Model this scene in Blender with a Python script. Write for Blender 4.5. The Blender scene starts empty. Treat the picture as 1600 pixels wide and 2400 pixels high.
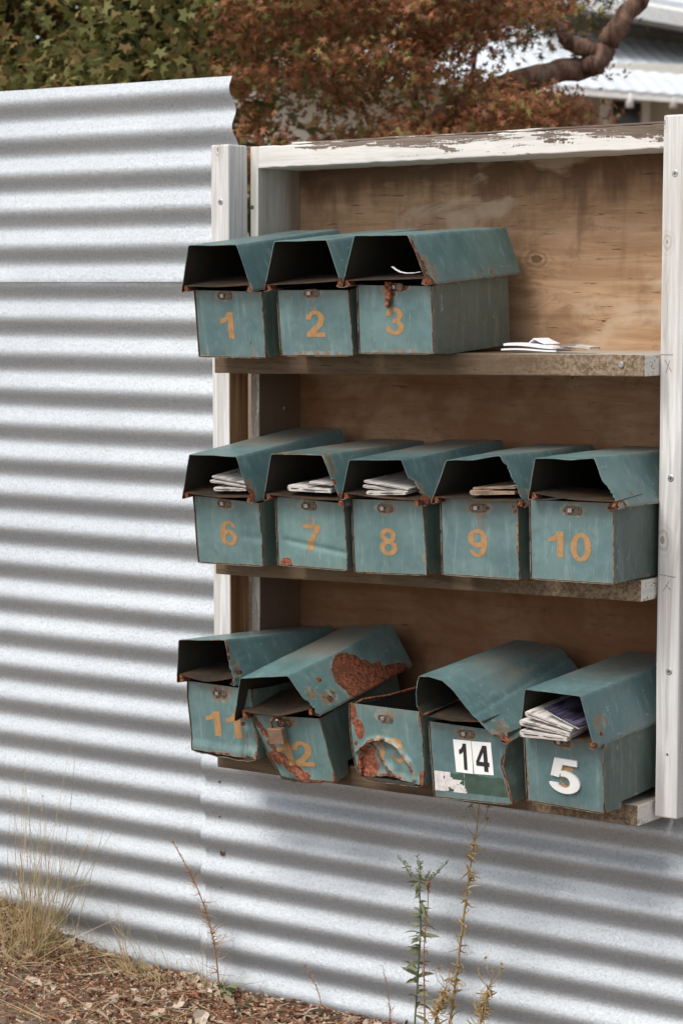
import bpy, bmesh, math, random
import numpy as np
from mathutils import Vector, Matrix, noise as mnoise
R_=math.radians
random.seed(7); rng=np.random.default_rng(7)
scene=bpy.context.scene
# ---------------------------------------------------------------- camera
CAM=np.array([3.2,-3.859,.0235]); YAW,PITCH,ROLL=.647121,.125265,.001045; FPX,CY=5766.855,1404.637
_d=np.array([-math.sin(YAW)*math.cos(PITCH),math.cos(YAW)*math.cos(PITCH),-math.sin(PITCH)])
_r0=np.array([math.cos(YAW),math.sin(YAW),0.]); _u0=np.cross(_r0,_d)
_r=_r0*math.cos(ROLL)+_u0*math.sin(ROLL); _u=-_r0*math.sin(ROLL)+_u0*math.cos(ROLL)
cd=bpy.data.cameras.new('camera'); cam=bpy.data.objects.new('camera',cd); scene.collection.objects.link(cam)
cam.matrix_world=Matrix(((_r[0],_u[0],-_d[0],CAM[0]),(_r[1],_u[1],-_d[1],CAM[1]),(_r[2],_u[2],-_d[2],CAM[2]),(0,0,0,1)))
cd.sensor_fit='VERTICAL'; cd.sensor_height=36; cd.lens=FPX/2400*36; cd.shift_y=(CY-1200)/2400
cd.clip_start=.05; cd.clip_end=400
cd.dof.use_dof=True; cd.dof.focus_distance=4.6; cd.dof.aperture_fstop=9.0
scene.camera=cam
# ---------------------------------------------------------------- world, sun, exposure
SUN_EL,SUN_AZ=54,-16      # sun in front of the fence (-y side), a little to the left of its normal when negative
w=bpy.data.worlds.new("World"); scene.world=w; w.use_nodes=True
nt=w.node_tree; nt.nodes.clear()
sky=nt.nodes.new('ShaderNodeTexSky'); sky.sky_type='NISHITA'; sky.sun_disc=False
sky.sun_elevation=R_(SUN_EL); sky.sun_rotation=R_(180-SUN_AZ); sky.air_density=1.0; sky.dust_density=1.6; sky.ozone_density=1.0
hs=nt.nodes.new('ShaderNodeHueSaturation'); hs.inputs['Saturation'].default_value=.27
bg=nt.nodes.new('ShaderNodeBackground'); bg.inputs[1].default_value=.125
wo=nt.nodes.new('ShaderNodeOutputWorld')
nt.links.new(sky.outputs[0],hs.inputs['Color']); nt.links.new(hs.outputs[0],bg.inputs[0]); nt.links.new(bg.outputs[0],wo.inputs[0])
sl=bpy.data.lights.new('sun','SUN'); sl.energy=1.9; sl.angle=R_(30); sl.color=(1,.955,.89)
so=bpy.data.objects.new('sun',sl); so.rotation_euler=(R_(90-SUN_EL),0,R_(SUN_AZ)); scene.collection.objects.link(so)
scene.render.engine='CYCLES'
scene.view_settings.view_transform='Standard'; scene.view_settings.look='None'; scene.view_settings.exposure=0.66; scene.view_settings.gamma=1
scene.cycles.max_bounces=6

def PX(x,y,Y):                       # the point of the plane y=Y seen along a measured line of sight
    v=_r*(x-800)/FPX+_u*(CY-y)/FPX+_d; t=(Y-CAM[1])/v[1]; return CAM+t*v
def PD(x,y,D):                       # the same at distance D along the view axis
    return CAM+D*(_r*(x-800)/FPX+_u*(CY-y)/FPX+_d)

# ---------------------------------------------------------------- node helper
class NT:
    def __init__(s,name):
        s.m=bpy.data.materials.new(name); s.m.use_nodes=True; s.t=s.m.node_tree; s.t.nodes.clear()
        s.out=s.t.nodes.new('ShaderNodeOutputMaterial')
        s.tc=s.t.nodes.new('ShaderNodeTexCoord'); s.P=s.tc.outputs['Object']
    def n(s,k,**kw):
        x=s.t.nodes.new('ShaderNode'+k)
        for a,b in kw.items(): setattr(x,a,b)
        return x
    def set(s,sock,v):
        if hasattr(v,'is_output') : s.t.links.new(v,sock)
        elif isinstance(v,(tuple,list)) and len(v)==3 and sock.type=='RGBA': sock.default_value=(*v,1)
        else: sock.default_value=v
    def math(s,op,a,b=0.,c=None,clamp=False):
        x=s.n('Math',operation=op,use_clamp=clamp); s.set(x.inputs[0],a); s.set(x.inputs[1],b)
        if c is not None: s.set(x.inputs[2],c)
        return x.outputs[0]
    def map(s,scale,loc=(0,0,0),rot=(0,0,0),src=None):
        x=s.n('Mapping'); s.set(x.inputs[0],src or s.P); x.inputs['Scale'].default_value=scale; x.inputs['Location'].default_value=loc; x.inputs['Rotation'].default_value=rot
        return x.outputs[0]
    def noise(s,scale,detail=4,rough=.55,vec=None,dist=0.,out=0):
        x=s.n('TexNoise'); s.set(x.inputs['Vector'],vec or s.P); x.inputs['Scale'].default_value=scale; x.inputs['Detail'].default_value=detail
        x.inputs['Roughness'].default_value=rough; x.inputs['Distortion'].default_value=dist
        return x.outputs[out]
    def vor(s,scale,vec=None,out='Distance',feature='F1'):
        x=s.n('TexVoronoi',feature=feature); s.set(x.inputs['Vector'],vec or s.P); x.inputs['Scale'].default_value=scale; return x.outputs[out]
    def step(s,v,a,b):
        x=s.n('MapRange',interpolation_type='SMOOTHSTEP'); s.set(x.inputs[0],v); x.inputs[1].default_value=a; x.inputs[2].default_value=b; return x.outputs[0]
    def lin(s,v,a,b,c,d):
        x=s.n('MapRange'); s.set(x.inputs[0],v)
        for i,q in enumerate((a,b,c,d)): x.inputs[1+i].default_value=q
        return x.outputs[0]
    def mix(s,f,a,b,mode='MIX'):
        x=s.n('Mix',data_type='RGBA',blend_type=mode); s.set(x.inputs[0],f); s.set(x.inputs[6],a); s.set(x.inputs[7],b); return x.outputs[2]
    def attr(s,name,out='Fac'):
        x=s.n('Attribute',attribute_name=name); return x.outputs[out]
    def sep(s,v=None):
        x=s.n('SeparateXYZ'); s.set(x.inputs[0],v or s.P); return x.outputs
    def rnd(s): return s.n('ObjectInfo').outputs['Random']
    def bump(s,h,strength=.3,dist=.002,normal=None):
        x=s.n('Bump'); x.inputs['Strength'].default_value=strength; x.inputs['Distance'].default_value=dist; s.set(x.inputs['Height'],h)
        if normal: s.set(x.inputs['Normal'],normal)
        return x.outputs[0]
    def pbsdf(s,col,rough=.6,metal=0.,normal=None,spec=None,**kw):
        b=s.n('BsdfPrincipled'); s.set(b.inputs['Base Color'],col); s.set(b.inputs['Roughness'],rough); s.set(b.inputs['Metallic'],metal)
        if normal: s.set(b.inputs['Normal'],normal)
        if spec is not None: s.set(b.inputs['Specular IOR Level'],spec)
        s.t.links.new(b.outputs[0],s.out.inputs[0]); return b

# ---------------------------------------------------------------- materials
def mat_paint(name,c1=(.105,.205,.215),c2=(.150,.262,.262)):
    t=NT(name); rust=t.attr('rust'); wear=t.attr('wear')
    off=t.n('VectorMath',operation='ADD'); t.set(off.inputs[0],t.P); 
    cmb=t.n('CombineXYZ'); r=t.rnd(); t.set(cmb.inputs[0],t.math('MULTIPLY',r,7.)); t.set(cmb.inputs[2],t.math('MULTIPLY',r,3.)); t.set(off.inputs[1],cmb.outputs[0]); P=off.outputs[0]
    n1=t.noise(9,5,.6,P); st=t.noise(1,5,.65,t.map((70,70,9),src=P)); n2=t.noise(60,6,.7,P); n3=t.noise(220,4,.7,P); blot=t.noise(26,3,.6,P,1.2)
    c=t.mix(t.step(n1,.3,.7),c1,c2); c=t.mix(1.,c,t.mix(r,(.82,.84,.86),(1.12,1.12,1.06)),'MULTIPLY')
    c=t.mix(t.math('MULTIPLY',t.step(st,.5,.75),.42),c,(.255,.345,.325))
    c=t.mix(t.math('MULTIPLY',t.step(blot,.56,.72),.38),c,(.06,.115,.115))
    c=t.mix(t.math('MULTIPLY',t.step(n3,.60,.72),.30),c,(.30,.36,.33))
    scr=t.step(t.noise(1.,2,.5,t.map((420,40,30),rot=(.2,.5,.3),src=P)),.70,.73); c=t.mix(t.math('MULTIPLY',scr,.45),c,(.34,.42,.41)); sm=t.noise(1.,4,.7,t.map((40,40,14),loc=(2,1,7),src=P),1.); c=t.mix(t.math('MULTIPLY',t.step(sm,.54,.74),.45),c,(.075,.105,.095))
    # grime that has settled (wear attribute) -> greyish brown film
    c=t.mix(t.math('MULTIPLY',t.math('MULTIPLY',wear,t.step(t.math('ADD',n2,t.math('MULTIPLY',n1,.3)),.42,.78)),.9),c,(.18,.155,.125))
    # rust threshold
    rr=t.math('ADD',rust,t.math('MULTIPLY',t.math('SUBTRACT',n2,.5),1.05)); rr=t.math('ADD',rr,t.math('MULTIPLY',t.math('SUBTRACT',blot,.5),.35)); rr=t.math('ADD',rr,t.math('MULTIPLY',t.math('SUBTRACT',n3,.5),.25))
    pale=t.math('MULTIPLY',t.step(rr,.22,.42),.55); c=t.mix(pale,c,(.36,.40,.335))
    run=t.noise(1.,3,.6,t.map((75,75,9),src=P)); rr2=t.math('ADD',rr,t.math('MULTIPLY',t.math('MULTIPLY',t.math('SUBTRACT',run,.42),1.1),t.step(rust,.02,.4))); stain=t.math('MULTIPLY',t.step(rr2,.28,.50),.9); c=t.mix(t.math('MULTIPLY',stain,.8),c,(.17,.09,.045))
    core=t.step(rr,.46,.56); ncol=t.noise(140,5,.75,P)
    rc=t.mix(t.step(ncol,.38,.62),(.050,.018,.011),(.34,.098,.042)); rc=t.mix(t.step(t.noise(45,3,.6,P),.45,.7),rc,(.13,.040,.020))
    rc=t.mix(t.step(rust,.78,.52),rc,t.mix(t.step(ncol,.4,.65),(.035,.017,.011),(.15,.062,.030))); c=t.mix(core,c,rc)
    # isolated specks
    sp=t.step(t.noise(34,2,.5,t.map((1,1,.55),src=P)),.735,.76); c=t.mix(t.math('MULTIPLY',sp,.85),c,(.16,.06,.03))
    ro=t.math('ADD',t.math('MULTIPLY',core,.35),t.lin(n1,.3,.7,.33,.52))
    h=t.math('ADD',t.math('MULTIPLY',core,t.math('MULTIPLY',ncol,1.2)),t.math('MULTIPLY',n2,.12)); h=t.math('SUBTRACT',h,t.math('MULTIPLY',core,.3))
    t.pbsdf(c,ro,0.,t.bump(h,.55,.0016),spec=.5)
    return t.m
M={}
M['paint']=mat_paint('weathered_teal_paint',(.070,.142,.150),(.118,.208,.213))
M['side']=mat_paint('shaded_green_paint',(.055,.105,.092),(.085,.150,.135))  # body sides: darker copy of the paint, their shade put into the colour
def mat_iron():
    t=NT('galvanised_iron'); P=t.P
    big=t.noise(1.3,4,.6,t.map((1,1,2.2))); g=t.noise(190,4,.85); sp=t.vor(85,out='Color'); grey=t.n('RGBToBW'); t.set(grey.inputs[0],sp)
    sm=t.noise(26,4,.7,t.map((.5,1,1)))
    c=t.mix(t.step(big,.35,.7),(.395,.425,.455),(.46,.49,.515)); c=t.mix(t.math('MULTIPLY',grey.outputs[0],.22),c,(.40,.40,.41))
    c=t.mix(t.math('MULTIPLY',t.step(g,.50,.66),.5),c,(.20,.185,.18)); c=t.mix(t.math('MULTIPLY',t.step(g,.46,.34),.4),c,(.60,.62,.64)); c=t.mix(t.math('MULTIPLY',t.step(sm,.58,.75),.22),c,(.42,.36,.32))
    scr=t.step(t.noise(1.,2,.5,t.map((14,14,260),rot=(0,.25,0))),.715,.735); c=t.mix(t.math('MULTIPLY',scr,.35),c,(.80,.81,.82)); run=t.step(t.noise(1.,4,.65,t.map((24,24,1.6))),.60,.78); c=t.mix(t.math('MULTIPLY',run,.28),c,(.33,.27,.22))
    z=t.sep()[2]; low=t.math('MULTIPLY',t.lin(z,-.85,-1.45,0.,1.),t.step(sm,.38,.62)); c=t.mix(t.math('MULTIPLY',low,.35),c,(.36,.29,.23))
    ro=t.math('ADD',t.lin(sm,.3,.7,.32,.40),t.math('MULTIPLY',g,.12))
    h=t.math('ADD',t.math('MULTIPLY',g,.8),t.math('MULTIPLY',grey.outputs[0],.35))
    t.pbsdf(c,ro,.48,t.bump(h,1.,.0016),spec=.6); return t.m
M['iron']=mat_iron()
M['inside']=simple('shaded_dark_inside',(.030,.030,.025),.75,0.,30,.5) if False else None
def mat_wood(name,a,b,dark,axis='z',grain=1.,crack=.3,rough=.8,knots=(),paint=None,paint_amt=.5,extra=None,fine=1.):
    """axis = the direction of the grain; a,b = the two tones, dark = cracks"""
    t=NT(name); k=3.2
    sc={'z':(60*grain,60*grain,k),'x':(k,60*grain,60*grain),'y':(60*grain,k,60*grain)}[axis]
    P=t.P
    # the grain swirls round each knot
    kmask=None; ring=None
    for (kx,ky,kz,kr) in knots:
        s=t.n('VectorMath',operation='SUBTRACT'); t.set(s.inputs[0],P); s.inputs[1].default_value=(kx,ky,kz)
        s2=t.n('VectorMath',operation='MULTIPLY'); t.set(s2.inputs[0],s.outputs[0]); s2.inputs[1].default_value={'z':(1.25,1.,.8),'x':(.8,1.,1.25),'y':(1,.8,1)}[axis]
        l=t.n('VectorMath',operation='LENGTH'); t.set(l.inputs[0],s2.outputs[0]); d=t.math('ADD',l.outputs['Value'],t.math('MULTIPLY',t.math('SUBTRACT',t.noise(40,3,.6),.5),kr*.9))
        m=t.step(d,kr*1.9,kr*.7); rg=t.math('SINE',t.math('MULTIPLY',d,48./kr*.20)); rg=t.math('MULTIPLY_ADD',rg,.5,.5); core=t.step(d,kr*.45,kr*.28)
        rg=t.math('MAXIMUM',t.math('MULTIPLY',rg,.55),core); rg=t.math('MULTIPLY',rg,m)
        kmask=m if kmask is None else t.math('MAXIMUM',kmask,m); ring=rg if ring is None else t.math('MAXIMUM',ring,rg)
    g1=t.noise(1.,5,.62,t.map(sc),.7); g2=t.noise(1.,4,.6,t.map(tuple(q*3.1*fine for q in sc))); big=t.noise(3.,3,.5)
    c=t.mix(t.step(g1,.3,.7),a,b); c=t.mix(t.math('MULTIPLY',t.step(g2,.55,.8),.35),c,dark)
    c=t.mix(t.math('MULTIPLY',t.step(big,.45,.75),.25),c,dark)
    cs={'z':(95,95,5),'x':(17,210,210),'y':(95,9,95)}[axis]
    ck=t.step(t.noise(1.,3,.6,t.map(cs,loc=(3,1,2)),.4),.64,.72); ck=t.math('MULTIPLY',ck,crack*2.)
    c=t.mix(t.math('MINIMUM',ck,1.),c,dark)
    if ring is not None: c=t.mix(t.math('MULTIPLY',ring,.8),c,tuple(q*.8 for q in dark))
    h=t.math('SUBTRACT',t.math('MULTIPLY',g2,.5),t.math('MULTIPLY',ck,1.))
    if ring is not None: h=t.math('SUBTRACT',h,t.math('MULTIPLY',ring,.5))
    if paint:
        ps={'z':(22,22,5),'x':(5.5,58,58),'y':(22,7,22)}[axis]
        pn=t.noise(1.,6,.68,t.map(ps,loc=(1.7,0,.4)),1.2); pf=t.noise(160,3,.7)
        pm=t.math('ADD',pn,t.math('MULTIPLY',t.math('SUBTRACT',pf,.5),.20))
        if extra: pm=t.math('ADD',pm,extra(t))
        pm=t.step(pm,1-paint_amt-.012,1-paint_amt+.012)
        pc=t.mix(t.math('MULTIPLY',t.step(t.noise(1.,5,.7,t.map(tuple(q*1.5 for q in sc))),.42,.72),.55),paint,tuple(q*.62 for q in paint))
        c=t.mix(pm,c,pc); h=t.math('ADD',t.math('MULTIPLY',h,t.math('SUBTRACT',1.,t.math('MULTIPLY',pm,.7))),t.math('MULTIPLY',pm,.9))
    elif extra: c=extra(t,c)
    t.pbsdf(c,rough,0.,t.bump(h,.5,.0012),spec=.25); return t.m
def post_side(t,c):
    g=t.n('NewGeometry'); nx=t.sep(g.outputs['Normal'])[0]; z=t.sep()[2]; n=t.noise(1.,4,.6,t.map((30,60,3)))
    f=t.math('MULTIPLY',t.step(nx,.6,.9),t.step(t.math('ADD',t.math('ADD',z,t.lin(t.sep()[0],.4,.6,0.,1.20)),t.math('MULTIPLY',t.math('SUBTRACT',n,.5),.06)),-.10,-.15)); b=t.mix(t.step(t.noise(1.,3,.5,t.map((10,90,2))),.35,.65),(.19,.085,.035),(.42,.235,.12))
    return t.mix(f,c,b)
M['post']=mat_wood('pale_weathered_pine',(.46,.44,.42),(.70,.695,.69),(.30,.255,.21),'z',1.1,.24,knots=((.030,-.07,.296,.012),(1.045,-.07,.105,.012),(1.046,-.07,-.415,.016),(1.035,-.07,.31,.010)),extra=lambda t,c: post_side(t,c))
M['strip']=mat_wood('cream_painted_board',(.36,.31,.26),(.44,.40,.34),(.16,.12,.09),'z',1.,.2,paint=(.66,.64,.58),paint_amt=.62,extra=lambda t: t.lin(t.sep()[2],-.1,-.16,.12,-.14))
def panel_stain(t,c):
    s=t.sep(); z=s[2]; y=s[1]
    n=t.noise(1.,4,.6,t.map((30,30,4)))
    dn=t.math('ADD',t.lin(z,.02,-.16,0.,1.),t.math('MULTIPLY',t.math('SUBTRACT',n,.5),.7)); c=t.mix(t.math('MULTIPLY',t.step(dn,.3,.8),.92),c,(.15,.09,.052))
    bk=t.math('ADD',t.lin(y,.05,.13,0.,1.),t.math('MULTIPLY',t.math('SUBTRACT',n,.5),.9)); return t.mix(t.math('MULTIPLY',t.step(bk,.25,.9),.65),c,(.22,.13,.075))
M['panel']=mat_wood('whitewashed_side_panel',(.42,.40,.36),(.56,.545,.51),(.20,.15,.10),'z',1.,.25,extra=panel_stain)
def ply_stain_shade(t,c):
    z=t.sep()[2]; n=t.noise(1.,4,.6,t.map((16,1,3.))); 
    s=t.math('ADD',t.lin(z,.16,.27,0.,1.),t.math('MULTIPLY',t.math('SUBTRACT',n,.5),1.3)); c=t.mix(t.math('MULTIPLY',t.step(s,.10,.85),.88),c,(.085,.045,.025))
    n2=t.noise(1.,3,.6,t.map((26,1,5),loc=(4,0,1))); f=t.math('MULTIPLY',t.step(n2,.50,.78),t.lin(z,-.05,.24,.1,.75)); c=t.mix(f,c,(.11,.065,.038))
    bl=t.step(t.noise(5,4,.65),.38,.66); lo=t.math('MULTIPLY',t.lin(z,-.12,-.16,0.,1.),t.lin(bl,0.,1.,.35,.85)); c=t.mix(lo,c,(.19,.080,.033)); c=t.mix(t.math('MULTIPLY',t.step(t.noise(7.,5,.7,t.map((1,1,1.5),loc=(3,0,5)),1.5),.50,.66),.55),c,(.20,.105,.055)); c=t.mix(t.math('MULTIPLY',t.step(t.noise(5.,4,.6,t.map((1,1,1.6),loc=(9,0,2)),1.),.53,.68),t.lin(z,-.2,.0,.15,.5)),c,(.56,.44,.32)); return t.mix(t.math('MULTIPLY',t.lin(z,-.48,-.54,0.,1.),.45),c,(.12,.042,.017))  # lower bays darkened, the bottom one twice: their shade put into the colour
M['ply']=mat_wood('weathered_plywood',(.32,.185,.100),(.48,.315,.190),(.11,.052,.027),'x',.6,.5,knots=((.648,.132,.081,.021),(.674,.132,-.59,.010),(.356,.132,-.658,.007),(.418,.132,-.251,.007),(.73,.132,-.142,.011)),extra=ply_stain_shade)
M['board']=mat_wood('peeling_white_board',(.11,.075,.055),(.21,.165,.135),(.045,.028,.02),'x',1.,.4,paint=(.66,.64,.605),paint_amt=.535,
    extra=lambda t: t.math('ADD',t.math('ADD',t.lin(t.sep()[0],.08,.22,.45,0.),t.lin(t.sep()[2],.284,.310,.05,-.13)),t.lin(t.sep()[2],.285,.268,0.,.06)))
def shelf_age(t,c):
    x,y,z=t.sep(); n=t.noise(14,5,.7); f=t.noise(130,4,.75); e=t.math('ADD',t.lin(x,.60,1.02,0.,1.),t.math('MULTIPLY',t.math('SUBTRACT',n,.5),.9))
    c=t.mix(t.math('MULTIPLY',t.step(e,.15,.95),.85),c,t.mix(t.step(f,.38,.62),(.12,.080,.048),(.31,.235,.165)))
    top=t.step(t.math('ADD',t.lin(x,.66,.78,0.,.5),t.math('MULTIPLY',n,.3)),.45,.62); g=t.n('NewGeometry'); nz=t.sep(g.outputs['Normal'])[2]
    c=t.mix(t.math('MULTIPLY',t.math('MULTIPLY',top,t.step(nz,.7,.9)),.6),c,(.50,.45,.39)); return t.mix(t.math('MULTIPLY',t.step(t.noise(1.,3,.7,t.map((40,200,200))),.56,.72),.4),c,(.035,.022,.014))
M['shelf']=mat_wood('mossy_brown_shelf_board',(.085,.056,.034),(.16,.112,.070),(.03,.018,.011),'x',.8,.45,extra=shelf_age)
M['shelf_end']=mat_wood('white_painted_end_grain',(.20,.16,.12),(.33,.28,.22),(.06,.04,.03),'y',1.,.3,paint=(.70,.68,.63),paint_amt=.60,extra=lambda t: t.math('MULTIPLY',t.math('SUBTRACT',t.noise(260,3,.7),.5),.7))
def simple(name,col,rough=.5,metal=0.,ns=80,var=.35,bump=.2,dist=.0008,spec=None):
    t=NT(name); n=t.noise(ns,4,.65); c=t.mix(t.step(n,.35,.7),col,tuple(q*(1-var) for q in col)); t.pbsdf(c,rough,metal,t.bump(n,bump,dist),spec=spec); return t.m
M['screw']=simple('screw_zinc',(.42,.43,.42),.4,.7)
M['dark']=simple('dark_recess',(.02,.014,.01),.8)
M['rust']=(lambda t:(t.pbsdf(t.mix(t.step(t.noise(190,5,.75),.4,.62),(.05,.02,.013),(.33,.12,.055)),.9,0.,t.bump(t.noise(190,5,.75),.7,.0015),spec=.2),t.m)[1])(NT('flaking_rust'))
M['tarn']=(lambda t:(t.pbsdf(t.mix(t.step(t.noise(260,4,.7),.42,.6),(.09,.05,.035),(.22,.19,.16)),.5,.5,t.bump(t.noise(260,4,.7),.4,.0008)),t.m)[1])(NT('tarnished_latch'))
M['ltrim']=simple('grimy_latch_edge',(.20,.15,.11),.6,.3,200,.6)
M['bolt']=simple('worn_bolt',(.5,.48,.45),.32,.85,150)
M['brass']=simple('dull_brass',(.33,.215,.145),.42,.55,60,.3)
def mat_number():
    t=NT('faded_orange_number'); n=t.noise(90,5,.7); c=t.mix(t.step(n,.35,.7),(.37,.205,.085),(.295,.165,.07)); c=t.mix(t.math('MULTIPLY',t.step(t.noise(300,3,.7),.62,.72),.5),c,(.20,.22,.18)); t.pbsdf(c,.62,spec=.3); return t.m
M['orange']=mat_number()
M['white']=simple('white_plastic_number',(.74,.735,.72),.35,0.,30,.08,.05,spec=.4)
M['card']=simple('white_sticker',(.82,.82,.81),.5,0.,30,.05,.02)
M['ink']=simple('black_ink',(.018,.018,.018),.5)
M['residue']=simple('torn_label_paper',(.66,.62,.60),.8,0.,90,.25)
M['oldgreen']=simple('old_dark_green_paint',(.045,.085,.062),.45,0.,50,.3)
def mat_news(name,base,grey):
    t=NT(name); v=t.vor(1.,t.map((90,30,400)),'Color'); b=t.n('RGBToBW'); t.set(b.inputs[0],v)
    ln=t.noise(1.,2,.5,t.map((60,20,900))); c=t.mix(t.math('MULTIPLY',t.step(ln,.5,.60),.40),base,grey)
    blk=t.step(t.noise(1.,2,.4,t.map((30,12,120),loc=(5,2,1))),.56,.59); c=t.mix(t.math('MULTIPLY',blk,.7),c,grey); t.pbsdf(c,.75,0.,t.bump(ln,.15,.0005),spec=.2); return t.m
M['news']=mat_news('newsprint',(.54,.50,.46),(.13,.125,.135)); M['oldnews']=mat_news('aged_newsprint',(.30,.215,.15),(.14,.095,.065))
M['glossy']=mat_news('dark_glossy_flyer',(.018,.014,.030),(.10,.09,.14)); M['white_paper']=simple('white_paper',(.80,.80,.82),.7,0.,40,.06,.05)

t=NT('shaded_dark_inside'); n=t.noise(22,5,.7); c=t.mix(t.step(n,.4,.7),(.030,.034,.030),(.050,.035,.022)); t.pbsdf(c,.8,0.,t.bump(n,.4,.001),spec=.15); M['inside']=t.m  # deep shade inside lids and bodies put into the colour
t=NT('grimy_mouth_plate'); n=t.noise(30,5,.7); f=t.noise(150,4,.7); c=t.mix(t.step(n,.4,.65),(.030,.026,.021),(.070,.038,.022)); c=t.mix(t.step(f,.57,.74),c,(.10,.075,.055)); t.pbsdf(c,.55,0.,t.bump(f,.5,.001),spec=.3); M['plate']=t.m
# ---------------------------------------------------------------- object helpers
COL=scene.collection
def link(o,parent=None):
    COL.objects.link(o)
    if parent is not None: o.parent=parent
    return o
def mesh(name,verts,faces,mat,parent=None,smooth=False,attrs=None,mats=None,mi=None):
    me=bpy.data.meshes.new(name); me.from_pydata([tuple(map(float,v)) for v in verts],[],[tuple(int(i) for i in f) for f in faces]); 
    for m in (mats or [mat]): me.materials.append(m)
    if mi is not None: me.polygons.foreach_set('material_index',np.array(mi,dtype=np.int32))
    if smooth: me.polygons.foreach_set('use_smooth',np.ones(len(me.polygons),dtype=bool))
    for k,v in (attrs or {}).items():
        a=me.attributes.new(k,'FLOAT','POINT'); a.data.foreach_set('value',np.asarray(v,dtype=np.float32))
    me.update(); return link(bpy.data.objects.new(name,me),parent)
def tag(o,label=None,cat=None,group=None,kind=None):
    if label: o['label']=label
    if cat: o['category']=cat
    if group: o['group']=group
    if kind: o['kind']=kind
    return o
def empty(name,loc=(0,0,0),rot=(0,0,0)):
    o=bpy.data.objects.new(name,None); o.location=loc; o.rotation_euler=rot; o.empty_display_size=.05; return link(o)
def bevel(o,wd=.0015,seg=2):
    m=o.modifiers.new('bevel','BEVEL'); m.width=wd; m.segments=seg; m.limit_method='ANGLE'; return o
def solid(o,th,off=-1):
    m=o.modifiers.new('solid','SOLIDIFY'); m.thickness=th; m.offset=off; e=o.modifiers.new('edges','EDGE_SPLIT'); e.split_angle=R_(42); return o
def boxmesh(name,lo,hi,mat,parent=None,shear=None,bev=.0015,div=1,jit=0.,axis=0,mats=None,end_mat=False,seed=0):
    """a board lo..hi, cut into div slices along axis so its edges can wander a little; shear(v) moves each corner"""
    rs=random.Random(seed); vs=[];fs=[];mi=[]
    oth=[a for a in range(3) if a!=axis]
    for i in range(div+1):
        q=lo[axis]+(hi[axis]-lo[axis])*i/div
        for (p,r) in ((0,0),(1,0),(1,1),(0,1)):
            v=[0,0,0]; v[axis]=q; v[oth[0]]=(lo,hi)[p][oth[0]]+rs.uniform(-jit,jit); v[oth[1]]=(lo,hi)[r][oth[1]]+rs.uniform(-jit,jit)
            vs.append(shear(v) if shear else v)
    for i in range(div):
        for k in range(4):
            a=i*4+k;b=i*4+(k+1)%4; fs.append((a,b,b+4,a+4)); mi.append(0)
    fs.append((3,2,1,0)); n=div*4; fs.append((n,n+1,n+2,n+3)); mi+=[1,1] if end_mat else [0,0]
    o=mesh(name,vs,fs,mat,parent,mats=mats,mi=mi)
    bm=bmesh.new(); bm.from_mesh(o.data); bmesh.ops.recalc_face_normals(bm,faces=bm.faces); bm.to_mesh(o.data); bm.free()
    if bev: bevel(o,bev)
    return o
def tube(pts,rad,seg=8,cap=True,base=0):
    vs=[];fs=[]; pts=[np.array(p,float) for p in pts]; n=len(pts)
    up=np.array([.31,.17,.93])
    for i,p in enumerate(pts):
        d=pts[min(i+1,n-1)]-pts[max(i-1,0)]; d/=max(np.linalg.norm(d),1e-9); a=np.cross(d,up); a/=max(np.linalg.norm(a),1e-9); b=np.cross(d,a)
        r=rad[i] if hasattr(rad,'__len__') else rad
        for k in range(seg):
            th=2*math.pi*k/seg; vs.append(p+r*(math.cos(th)*a+math.sin(th)*b))
    for i in range(n-1):
        for k in range(seg):
            q=(k+1)%seg; fs.append((base+i*seg+k,base+i*seg+q,base+(i+1)*seg+q,base+(i+1)*seg+k))
    if cap: fs.append(tuple(base+k for k in range(seg))[::-1]); fs.append(tuple(base+(n-1)*seg+k for k in range(seg)))
    return vs,fs
class MB:
    def __init__(s): s.v=[];s.f=[];s.a=[];s.mi=[]
    def add(s,vs,fs,a=0.,mi=0):
        b=len(s.v); s.v+=[tuple(q) for q in vs]; s.f+=[tuple(b+i for i in f) for f in fs]; s.a+=[a]*len(vs); s.mi+=[mi]*len(fs)
    def tube(s,pts,rad,seg=8,a=0.,mi=0): v,f=tube(pts,rad,seg); s.add(v,f,a,mi)
    def build(s,name,mat,parent=None,smooth=True,attr=None,mats=None): return mesh(name,s.v,s.f,mat,parent,smooth,{attr:s.a} if attr else None,mats,s.mi)
def disc_y(cx,cz,r,y0,y1,seg=20,rz=None):
    """a round boss whose axis is y, from y0 (back) to y1 (front)"""
    vs=[];fs=[]; rz=rz or r
    for y,k in ((y0,1.),(y1+(y0-y1)*.25,1.),(y1,.82)):
        for i in range(seg):
            th=2*math.pi*i/seg; vs.append((cx+r*k*math.cos(th),y,cz+rz*k*math.sin(th)))
    for j in range(2):
        for i in range(seg): q=(i+1)%seg; fs.append((j*seg+i,j*seg+q,(j+1)*seg+q,(j+1)*seg+i))
    fs.append(tuple(2*seg+i for i in range(seg))); return vs,fs
def sn(x,y=0.,z=0.): return mnoise.noise(Vector((x,y,z)))
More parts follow.
